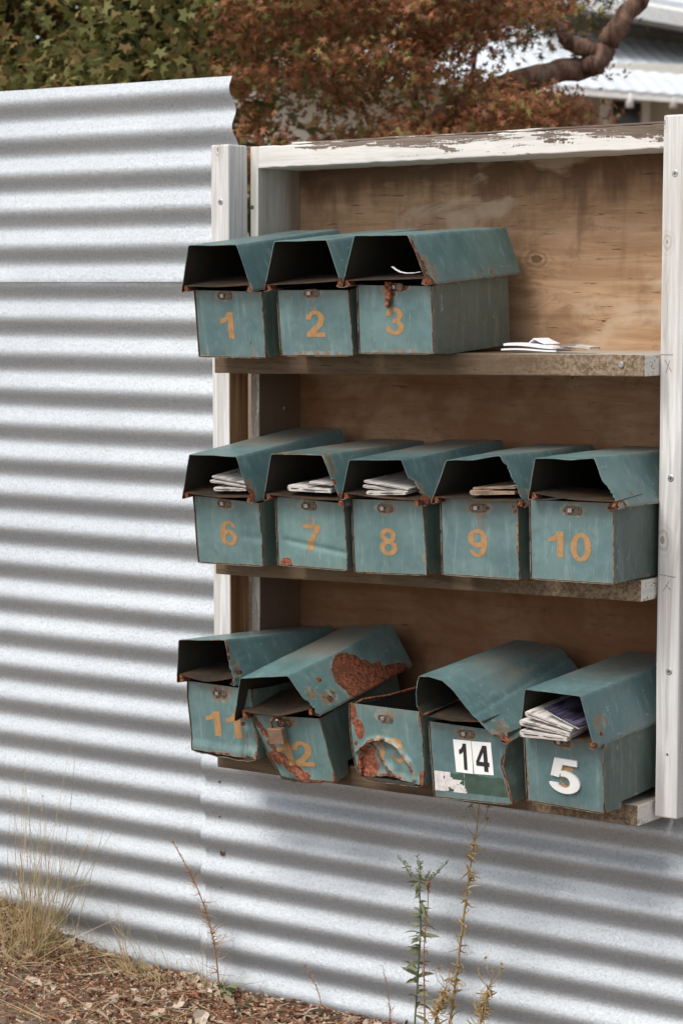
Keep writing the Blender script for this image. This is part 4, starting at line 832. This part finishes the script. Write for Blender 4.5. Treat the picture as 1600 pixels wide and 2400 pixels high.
def d_(az,el): return np.array([math.cos(az)*math.cos(el),math.sin(az)*math.cos(el),math.sin(el)])
def f_green(mb,S):
    for i in range(90):
        t=rng.uniform(.03,.92); L=rng.uniform(.018,.050)*(1.1-t*.5); leaf(mb,at(S,t),d_(rng.uniform(0,6.28),rng.uniform(-.1,.7)),L,L*.26,rng.random(),rng.uniform(.1,.7))
    for az in (0.3,2.9,3.4,5.9,.8,2.3):                                     # flowering side shoots near the top
        t=rng.uniform(.70,.86); p=at(S,t); q=p+d_(az,.75)*rng.uniform(.05,.075); mb.tube([p,(p+q)/2+[0,0,-.004],q],.0008,5,a=.5)
        for k in range(14): leaf(mb,p+(q-p)*rng.uniform(.4,1.05),d_(rng.uniform(0,6.28),rng.uniform(.1,1.3)),rng.uniform(.006,.013),.003,rng.random())
    for k in range(26): leaf(mb,at(S,rng.uniform(.85,1)),d_(rng.uniform(0,6.28),rng.uniform(.2,1.3)),rng.uniform(.006,.012),.003,rng.random())
plant('weed_plant','tall green leafy weed with small flower buds growing before the fence','plant',[(968,2450),(978,2300),(985,2180),(983,2090),(985,2020)],-.10,.0024,M['weed'],f_green)
def f_dry(mb,S):
    for i in range(150):
        t=rng.uniform(.0,.80)**1.25; L=rng.uniform(.014,.034)*(1.15-t*.6); p=at(S,t); q=p+d_(rng.uniform(0,6.28),rng.uniform(-.6,.8))*L; blade(mb,p,q,.0046,rng.random(),rng.uniform(-.9,.9))
    for az,l_ in ((0.2,.045),(3.3,.03),(1.2,.05),(2.6,.045),(4.4,.05),(5.6,.04)):
        p=at(S,rng.uniform(.74,.92)); q=p+d_(az,1.0)*l_; mb.tube([p,(p+q)/2+d_(az,0)*.006,q],.0006,5,a=.6)
        for k in range(10): leaf(mb,q,d_(rng.uniform(0,6.28),rng.uniform(-.4,1.2)),rng.uniform(.003,.008),.003,rng.random())
plant('dry_stalk','tall straw-coloured dried stalk with curled leaves reaching up to the 14 mailbox','plant',[(1048,2440),(1068,2290),(1087,2140),(1103,2020),(1116,1945),(1122,1880)],-.13,.0028,M['drystem'],f_dry)
def f_red(mb,S):
    for i in range(26):
        t=rng.uniform(.0,.66); L=rng.uniform(.012,.028)*(1.1-t*.4); p=at(S,t); blade(mb,p,p+d_(rng.uniform(0,6.28),rng.uniform(-.5,.9))*L,.003,rng.random(),rng.uniform(-.8,.8))
    for k in range(90): leaf(mb,at(S,rng.uniform(.86,1)),d_(rng.uniform(0,6.28),rng.uniform(-.2,.9)),rng.uniform(.003,.006),.003,rng.random()*.4)
plant('dry_stalk','thin reddish dried stalk with a brown seed spike beside the green weed','plant',[(996,2450),(993,2290),(994,2210),(1002,2120),(1003,2066)],-.115,.0018,M['redstem'],f_red)
def f_needle(mb,S):
    for i in range(120):
        t=rng.uniform(.08,.80); p=at(S,t); L=rng.uniform(.018,.046)*(1.15-t*.6); blade(mb,p,p+d_(rng.uniform(0,6.28),rng.uniform(-.2,1.0))*L,.0022,rng.random(),rng.uniform(-.4,.4))
    for k in range(60): leaf(mb,at(S,rng.uniform(.80,1)),d_(rng.uniform(0,6.28),rng.uniform(-.2,1.2)),rng.uniform(.003,.007),.0025,rng.random())
plant('weed_plant','leaning needle-leaved weed with a brown seed head, left of the fence screw','plant',[(514,2318),(505,2230),(490,2160),(468,2095),(440,2035),(402,1968)],-.06,.0017,M['redstem'],f_needle)
def f_sprig(mb,S):
    for i in range(34):
        t=rng.uniform(.1,1); p=at(S,t); L=rng.uniform(.010,.022)*(1.1-t*.5); blade(mb,p,p+d_(rng.uniform(0,6.28),rng.uniform(.0,1.2))*L,.0015,rng.random(),rng.uniform(-.4,.4))
plant('weed_plant','small dry sprig standing alone between the leaning weed and the green weed','plant',[(756,2368),(744,2320),(728,2290),(712,2262)],-.03,.0010,M['redstem'],f_sprig)
plant('weed_plant','small reddish sprig just left of the tall green weed','plant',[(908,2430),(913,2370),(907,2320),(896,2262)],-.08,.0011,M['redstem'],f_sprig)
plant('weed_plant','low pale dry weed between the two tall stalks at the bottom edge','plant',[(1012,2440),(1024,2380),(1042,2330),(1046,2296)],-.14,.0012,M['drystem'],f_dry)
plant('dry_stalk','short dried stalk with pale curled leaves, rightmost at the bottom edge','plant',[(1118,2450),(1128,2380),(1142,2330),(1152,2290)],-.14,.0014,M['drystem'],f_dry)
def f_broad(mb,S):
    for i in range(30): L=rng.uniform(.015,.03); leaf(mb,at(S,rng.uniform(0,1)),d_(rng.uniform(0,6.28),rng.uniform(-.1,1.)),L,L*.5,rng.random())
plant('weed_plant','low bright green seedling at the foot of the fence near the leaning weed','plant',[(540,2352),(536,2335),(531,2318)],-.07,.001,M['weed'],f_broad)
plant('weed_plant','low green clover-like weed on the ground at the lower left of centre','plant',[(575,2385),(572,2372),(568,2360)],-.11,.001,M['weed'],f_broad)
# grass: dry tufts, one uncountable thing
def grass():
    mb=MB()
    def tuft(px,py,Y,n,h,spread,lean=0.,w=.0021):
        b=PX(px,py,Y); n=int(n*.8)
        for i in range(n):
            p=b+np.array([rng.normal(0,.022*spread),rng.normal(0,.015),0]); p[2]=ground_z(p[0],p[1])-.004; L=h*rng.uniform(.35,1.); a=rng.normal(lean,.20+.16*spread)
            q=p+np.array([math.sin(a)*L,rng.normal(-.03,.05)*L,math.cos(a)*L]); blade(mb,p,q,w*rng.uniform(.6,1.3),rng.random(),rng.normal(0,.16),7)
            if rng.random()<.16: 
                for k in range(5): leaf(mb,q-(q-p)*.04*k,d_(rng.uniform(0,6.28),1.),.006,.0015,rng.random()*.6)
    tuft(60,2190,-.16,60,.44,1.2,.22); tuft(85,2170,-.10,50,.40,1.0,.14); tuft(30,2230,-.20,60,.16,2.6,.3); tuft(-40,2200,-.2,70,.22,2.,.1); tuft(110,2180,-.06,34,.36,.8,.25)
    tuft(330,2300,-.08,46,.23,1.5,-.6); tuft(350,2310,-.10,30,.10,2.2,-.3); tuft(460,2310,-.05,16,.12,1.4,-.1,.0012); tuft(420,2310,-.06,16,.09,2.2,.4); tuft(480,2310,-.05,8,.30,.5,.05,.001)
    tuft(95,2195,-.12,16,.56,.7,.16,.0018); tuft(150,2230,-.10,9,.46,.8,.3,.0016); tuft(20,2190,-.12,12,.60,.9,.12,.0018); tuft(500,2320,-.04,5,.36,.4,-.02,.0014); tuft(470,2315,-.04,5,.26,.6,.1,.0014)
    tuft(210,2260,-.10,26,.09,3.,.5); tuft(600,2345,-.05,14,.07,2.,-.3); tuft(130,2250,-.12,50,.12,2.5,.6)
    for i in range(520):     # long fallen blades lying across
        x=rng.uniform(-.85,.25)-abs(rng.normal(0,.12)); y=rng.uniform(-.46,-.02); p=np.array([x,y,ground_z(x,y)+rng.uniform(.004,.03)]); a=rng.uniform(0,6.28); L=rng.uniform(.03,.20)*(1 if i%4==0 else .6); q=p+np.array([math.cos(a)*L,math.sin(a)*L*.5,rng.uniform(-.01,.04)]); blade(mb,p,q,.0016,rng.random(),rng.normal(0,.1),6)
    for i in range(900):    # tangle at the foot of the left tuft
        x=rng.normal(-.58,.15); y=rng.normal(-.12,.08); 
        if y>-.02: continue
        z=ground_z(x,y)+abs(rng.normal(0,.035)); p=np.array([x,y,z]); a=rng.uniform(0,6.28); L=rng.uniform(.02,.10); q=p+np.array([math.cos(a)*L,math.sin(a)*L*.5,rng.normal(0,.03)]); blade(mb,p,q,.0016,rng.random()*.8,rng.normal(0,.35),6)
    o=mb.build('dry_grass',M['straw'],attr='tint'); tag(o,'dry straw-coloured grass tufts along the foot of the fence','grass',kind='stuff')
grass()
def litter():
    mb=MB(); t=NT('leaf_litter'); a=t.attr('tint'); r=t.n('ValToRGB'); t.set(r.inputs[0],a); e=r.color_ramp.elements; e[0].color=(.10,.042,.025,1); e[1].color=(.68,.58,.48,1)
    for p_,c in ((.22,(.28,.115,.062,1)),(.45,(.42,.20,.115,1)),(.65,(.50,.33,.22,1)),(.88,(.56,.45,.34,1))): q=e.new(p_); q.color=c
    t.pbsdf(t.mix(t.math('MULTIPLY',t.noise(120,4,.7),.5),r.outputs[0],(.06,.035,.02)),.85,spec=.2)
    for i in range(15000):
        x=rng.uniform(-1.0,.75); y=-abs(rng.normal(0,.28))-.004
        if y<-.75: continue
        z=ground_z(x,y)+rng.uniform(0,.016); L=rng.uniform(.004,.014)*(1 if rng.random()<.955 else 3.2); w_=L*rng.uniform(.25,.7); az=rng.uniform(0,6.28); tl=rng.normal(0,.45); d=np.array([math.cos(az)*math.cos(tl),math.sin(az)*math.cos(tl),math.sin(tl)]); s=np.cross(d,(rng.normal(0,.5),rng.normal(0,.5),1)); s/=np.linalg.norm(s); c=np.array([x,y,z]); up=np.cross(s,d)
        k=rng.uniform(-.25,.25)*L; vs=[c-d*L*.5,c-d*L*.2+s*w_*.5+up*k,c+d*L*.25+s*w_*.4+up*k,c+d*L*.5,c+d*L*.2-s*w_*.45+up*k,c-d*L*.25-s*w_*.5+up*k,c+up*k*-.3]; mb.add(vs,[(0,1,6),(1,2,6),(2,3,6),(3,4,6),(4,5,6),(5,0,6)],rng.random() if L<.03 else rng.uniform(.75,1))
    for i in range(700):
        x=rng.uniform(-.9,.6); y=-abs(rng.normal(0,.26))-.01; z=ground_z(x,y)+rng.uniform(.004,.016); az=rng.uniform(0,6.28); L=rng.uniform(.02,.08); p=np.array([x,y,z]); q=p+np.array([math.cos(az)*L,math.sin(az)*L,rng.normal(0,.006)]); mb.tube([p,(p+q)/2+[0,0,rng.normal(0,.003)],q],rng.uniform(.0006,.0016),5,a=rng.random())
    o=mb.build('leaf_litter',t.m,attr='tint',smooth=False); tag(o,'reddish brown dead leaves, bark chips and twigs on the ground','leaf litter',kind='stuff')
litter()

# ================================================================ trees behind the fence
M['leaf_green']=leafmat('olive_green_leaves',(.115,.125,.035),(.32,.31,.11),(.42,.27,.11),.38)
M['leaf_red']=leafmat('rusty_red_maple_leaves',(.15,.070,.032),(.48,.185,.085),(.30,.27,.09),.38)
M['leaf_mix']=leafmat('dark_green_leaves',(.07,.085,.024),(.16,.17,.055),(.28,.15,.05),.3)
t=NT('rough_bark'); n=t.noise(1.,6,.7,t.map((26,26,8)),.6); c=t.mix(t.step(n,.35,.65),(.075,.045,.034),(.25,.155,.115)); c=t.mix(t.math('MULTIPLY',t.step(t.noise(6,3,.6),.55,.7),.5),c,(.24,.22,.16)); t.pbsdf(c,.9,0.,t.bump(n,.9,.012),spec=.15); M['bark']=t.m
def star(kind):
    """outline of a palmate leaf, stem at the origin, tip along +x"""
    pts=[]; lob=5 if kind=='g' else 7; span=R_(115 if kind=='g' else 135)
    for i in range(lob):
        a=-span+2*span*i/(lob-1); r=(.62+.38*math.cos(a*.75)) ; 
        if i>0: am=a-span/(lob-1); pts.append((.50 if kind=='g' else .30)*np.array([math.cos(am),math.sin(am)]))
        pts.append(r*np.array([math.cos(a),math.sin(a)]))
    return np.array([[0,0]]+[list(p) for p in pts])
STAR={k:star(k) for k in 'gr'}
def leaves(name,mat,parent,centres,sizes,kind,tints,org):
    base=STAR[kind]; m=len(base); N=len(centres)
    d=rng.normal(size=(N,3)); d[:,2]=d[:,2]*.5-.35; d/=np.linalg.norm(d,axis=1)[:,None]
    up=rng.normal(size=(N,3))*.75+np.array([.25,-.55,.9]); s=np.cross(up,d); s/=np.linalg.norm(s,axis=1)[:,None]; nn=np.cross(d,s)
    V=centres[:,None,:]+sizes[:,None,None]*((base[None,:,0,None]+.0)*d[:,None,:]+base[None,:,1,None]*s[:,None,:]-(rng.uniform(-.1,.55,(N,1,1))*(base[None,:,0,None]**2*.6+base[None,:,1,None]**2))*nn[:,None,:])
    V=V.reshape(-1,3)-org; idx=np.arange(N)[:,None]*m; F=[]
    for k in range(1,m-1): F.append(np.stack([idx[:,0],idx[:,0]+k,idx[:,0]+k+1],1))
    F=np.concatenate(F); me=bpy.data.meshes.new(name); me.vertices.add(len(V)); me.vertices.foreach_set('co',V.astype(np.float32).ravel()); me.loops.add(F.size); me.loops.foreach_set('vertex_index',F.astype(np.int32).ravel()); me.polygons.add(len(F)); me.polygons.foreach_set('loop_start',np.arange(0,F.size,3,dtype=np.int32))
    me.materials.append(mat); a=me.attributes.new('tint','FLOAT','POINT'); a.data.foreach_set('value',np.repeat(tints,m).astype(np.float32)); me.update(calc_edges=True); me.validate()
    return link(bpy.data.objects.new(name,me),parent)
def clumps(n_cl,per,fx,fy,fD,spread,dens=None,xmax=9999):
    """leaf positions gathered in flattened sprays; the centres fill a volume behind the fence"""
    out=[]
    for i in range(n_cl):
        x=fx(); y=fy(); D=fD()
        if dens and rng.random()>dens(x,y): continue
        c=PD(x,y,D); q=rng.normal(size=(per,3))*np.array([spread,spread,spread*.45]); out.append(c+q)
    out=np.concatenate(out); q=out-CAM; z=q@_d; px=800+FPX*(q@_r)/z; py=CY-FPX*(q@_u)/z; return out[(px<xmax)|(py<-60)]
U=rng.uniform
def tree(name,label,base,limbs,crown):
    root=empty(name,base); tag(root,label,'tree'); o=np.array(base); mb=MB()
    for P,r0,r1 in limbs:
        S=curve_pts([np.array(p) for p in P],60); mb.tube([s-o+.25*np.array([sn(i*.45,1,r0*90),sn(i*.45,2,r0*90),sn(i*.4,7,r0*90)])*r0*.9 for i,s in enumerate(S)],[(r0+(r1-r0)*i/60)*(1+.15*sn(i*.37,r0*70,3)+.07*sn(i*1.3,r0*30,5)) for i in range(61)],10)
    mb.build('trunk',M['bark'],root)
    for nm,mat,cen,size,kind in crown: leaves(nm,mat,root,cen,size,kind,rng.random(len(cen)),o)
    return root
# green tree on the left
g0=PD(250,1180,10.9); g0=np.array([g0[0],g0[1],-1.43])
cg=clumps(430,62,lambda:U(-700,900),lambda:U(-900,480),lambda:U(7.3,9.8),.13,lambda x,y:.9 if x<560 else (.5 if y<180 else .25),xmax=1080)
cg2=clumps(240,70,lambda:U(-700,1000),lambda:U(-900,520),lambda:U(9.5,10.6),.2,lambda x,y: 1. if x<560 or y<110 else .12,xmax=900)
tree('leafy_tree','dense olive green broad-lobed tree behind the left part of the iron fence',tuple(g0),[([g0,g0+[.1,.1,1.],PD(300,200,10.9),PD(420,-500,10.9)],.11,.05),([PD(300,330,10.9),PD(480,100,10.7),PD(700,-300,10.5)],.035,.015),([PD(300,200,10.9),PD(100,0,10.9),PD(-200,-300,10.7)],.035,.015)],
     [('crown',M['leaf_green'],cg,rng.uniform(.016,.042,len(cg)),'g'),('crown',M['leaf_mix'],cg2,rng.uniform(.04,.07,len(cg2)),'g')])
# red maple on the right
def dred(x,y):
    for (xa,ya,xb,yb) in ((1210,185,1330,155),(1330,155,1400,145),(1400,145,1445,60),(1445,60,1510,-10),(1320,60,1380,120),(1100,240,1210,185)):
        if seg_d(x,y,(xa,ya),(xb,yb))[0]<(52 if x>1200 else 26): return .06
    if x>1415+.25*(y-300) or (x>1372 and y>205): return 0.
    if x>1180 and y<170: return .05 if y>30 else .35
    d=1.
    if 800<x<1110 and 175<y<305: d=.13
    elif 560<x<800 and y>180: d=.2
    elif y<150: d=.6
    if 1040<x<1440 and 90<y<240: d=.28
    if x<700: d*=.5
    return d
cr=clumps(1000,90,lambda:U(520,1440),lambda:U(-260,420),lambda:U(7.2,9.2),.060,dred)
cr2=clumps(170,90,lambda:U(560,1400),lambda:U(-600,60),lambda:U(8.6,9.8),.15)
m0=PD(700,900,8.8); m0=np.array([m0[0],m0[1],-1.43])
tree('maple_tree','rusty red maple behind the shelf frame, with a bare twisted limb at upper right',tuple(m0),[
 ([m0,m0+[0,0,.9],PD(820,420,8.7),PD(1010,300,8.6),PD(1100,240,8.5),PD(1210,190,8.4),PD(1290,172,8.38),PD(1350,160,8.42),PD(1396,148,8.38),PD(1418,112,8.4),PD(1440,66,8.36),PD(1492,8,8.35),PD(1540,-80,8.3),PD(1640,-260,8.3)],.050,.032),
 ([PD(1410,135,8.4),PD(1370,112,8.38),PD(1335,102,8.36),PD(1318,80,8.34),PD(1312,50,8.33)],.036,.016),
 ([PD(1010,300,8.6),PD(900,120,8.5),PD(860,-60,8.5),PD(780,-300,8.5)],.016,.007),([PD(1100,240,8.5),PD(1125,60,8.5),PD(1180,-40,8.5)],.010,.004),([PD(980,310,8.6),PD(970,130,8.4),PD(975,20,8.4)],.009,.004),([PD(900,380,8.6),PD(830,200,8.3),PD(780,60,8.3)],.010,.004)],
 [('crown',M['leaf_red'],cr,rng.uniform(.014,.026,len(cr)),'r'),('crown',M['leaf_mix'],cr2,rng.uniform(.022,.036,len(cr2)),'r')])
# dark evergreen mass further back, only on the left and low behind the maple
ch=clumps(330,60,lambda:U(-900,1000),lambda:U(-900,560),lambda:U(11.5,13.),.3,lambda x,y: 1. if x<520 else (.75 if y<120 else .04),xmax=820)
h0=PD(200,1000,12.2); h0=np.array([h0[0],h0[1],-1.43])
tree('leafy_tree','dark shaded tree far behind the green tree, seen only as gaps of deep shade',tuple(h0),[([h0,h0+[0,0,1.5],PD(250,100,12.2),PD(300,-700,12.2)],.16,.06)],[('crown',M['leaf_mix'],ch,rng.uniform(.07,.12,len(ch)),'g')])

# ================================================================ house behind the maple
def house():
    D=22.; root=empty('house',tuple(PD(1400,900,D)*np.array([1,1,0])+np.array([0,0,-1.43]))); tag(root,'pale house with a bright iron lean-to roof and dark window behind the maple','house'); o=np.array(root.location)
    R2=np.array([_r0[0],_r0[1],0]); F2=np.array([-math.sin(YAW+.0),math.cos(YAW+.0),0]); R2=np.array([math.cos(YAW+.10),math.sin(YAW+.10),0]); F2=np.array([-R2[1],R2[0],0])
    c0=PD(1440,210,D); s=D/FPX
    def w(a,b,z): return c0+R2*a*s+F2*b+np.array([0,0,((495+z)*(1+b/D)-495)*s])-o           # a,z in picture pixels from (1440,210); b in metres away
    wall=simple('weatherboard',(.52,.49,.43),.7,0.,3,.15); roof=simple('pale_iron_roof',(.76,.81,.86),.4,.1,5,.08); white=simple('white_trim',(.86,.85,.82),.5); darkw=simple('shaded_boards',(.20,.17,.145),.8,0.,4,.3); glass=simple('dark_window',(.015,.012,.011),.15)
    def slab(name,P,th,mat,par=root):
        o_=mesh(name,[tuple(p) for p in P],[(0,1,2,3)],mat,par); solid(o_,th,1); return o_
    slab('lower_wall',[w(-900,.0,-470),w(420,.0,-470),w(420,.0,60),w(-900,.0,60)],-.12,wall)
    # lean-to roof: eave towards us, rises to the upper wall
    lr=[w(-460,-.9,55),w(-20,-.9,2),w(420,-.9,-45),w(420,1.5,55),w(0,1.5,110),w(-460,1.5,120)]
    NX=150; vs=[];fs=[]
    for i in range(NX+1):
        a=lerp(-900,420,i/NX); z0=lerp(60,-30,i/NX); z1=lerp(215,88,i/NX); rip=1.6*math.sin(i*math.pi*.5*1.0)
        vs+=[tuple(w(a,-.9,z0+rip)),tuple(w(a,1.6,z1+rip))]
    fs=[(2*i,2*i+2,2*i+3,2*i+1) for i in range(NX)]; q=mesh('lean_to_roof',vs,fs,roof,root,True); solid(q,.02,-1)
    slab('fascia',[w(-900,-.86,40),w(420,-.86,-50),w(420,-.86,-34),w(-900,-.86,56)],.03,white)
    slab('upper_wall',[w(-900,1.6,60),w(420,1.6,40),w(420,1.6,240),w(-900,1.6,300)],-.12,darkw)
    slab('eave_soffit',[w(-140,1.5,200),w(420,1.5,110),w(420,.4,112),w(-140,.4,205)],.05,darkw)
    slab('gutter',[w(-140,.38,203),w(420,.38,118),w(420,.30,150),w(-140,.30,236)],.06,white)
    slab('upper_roof',[w(-140,.30,236),w(420,.30,150),w(420,3.5,330),w(-140,3.5,420)],.05,roof)
    f=slab('window_frame',[w(-40,-.06,-130),w(78,-.06,-138),w(78,-.06,-20),w(-40,-.06,-8)],.04,white)
    slab('window_pane',[w(-12,-.11,-116),w(56,-.11,-122),w(56,-.11,-30),w(-12,-.11,-24)],.01,glass,f)
    for a in (-230,300):
        P0,P1=w(a,-.82,-470),w(a,-.82,-4-a*.07); mb=MB(); mb.tube([P0,P1],.045,4); mb.build('porch_post',white,root,False)
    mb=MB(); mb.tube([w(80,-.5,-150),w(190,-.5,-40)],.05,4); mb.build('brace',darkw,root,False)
    for a in (-14,86): mb=MB(); mb.tube([w(a,-.86,-40),w(a,-.86,-6)],.035,8); mb.build('hanging_knob',white,root)
house()
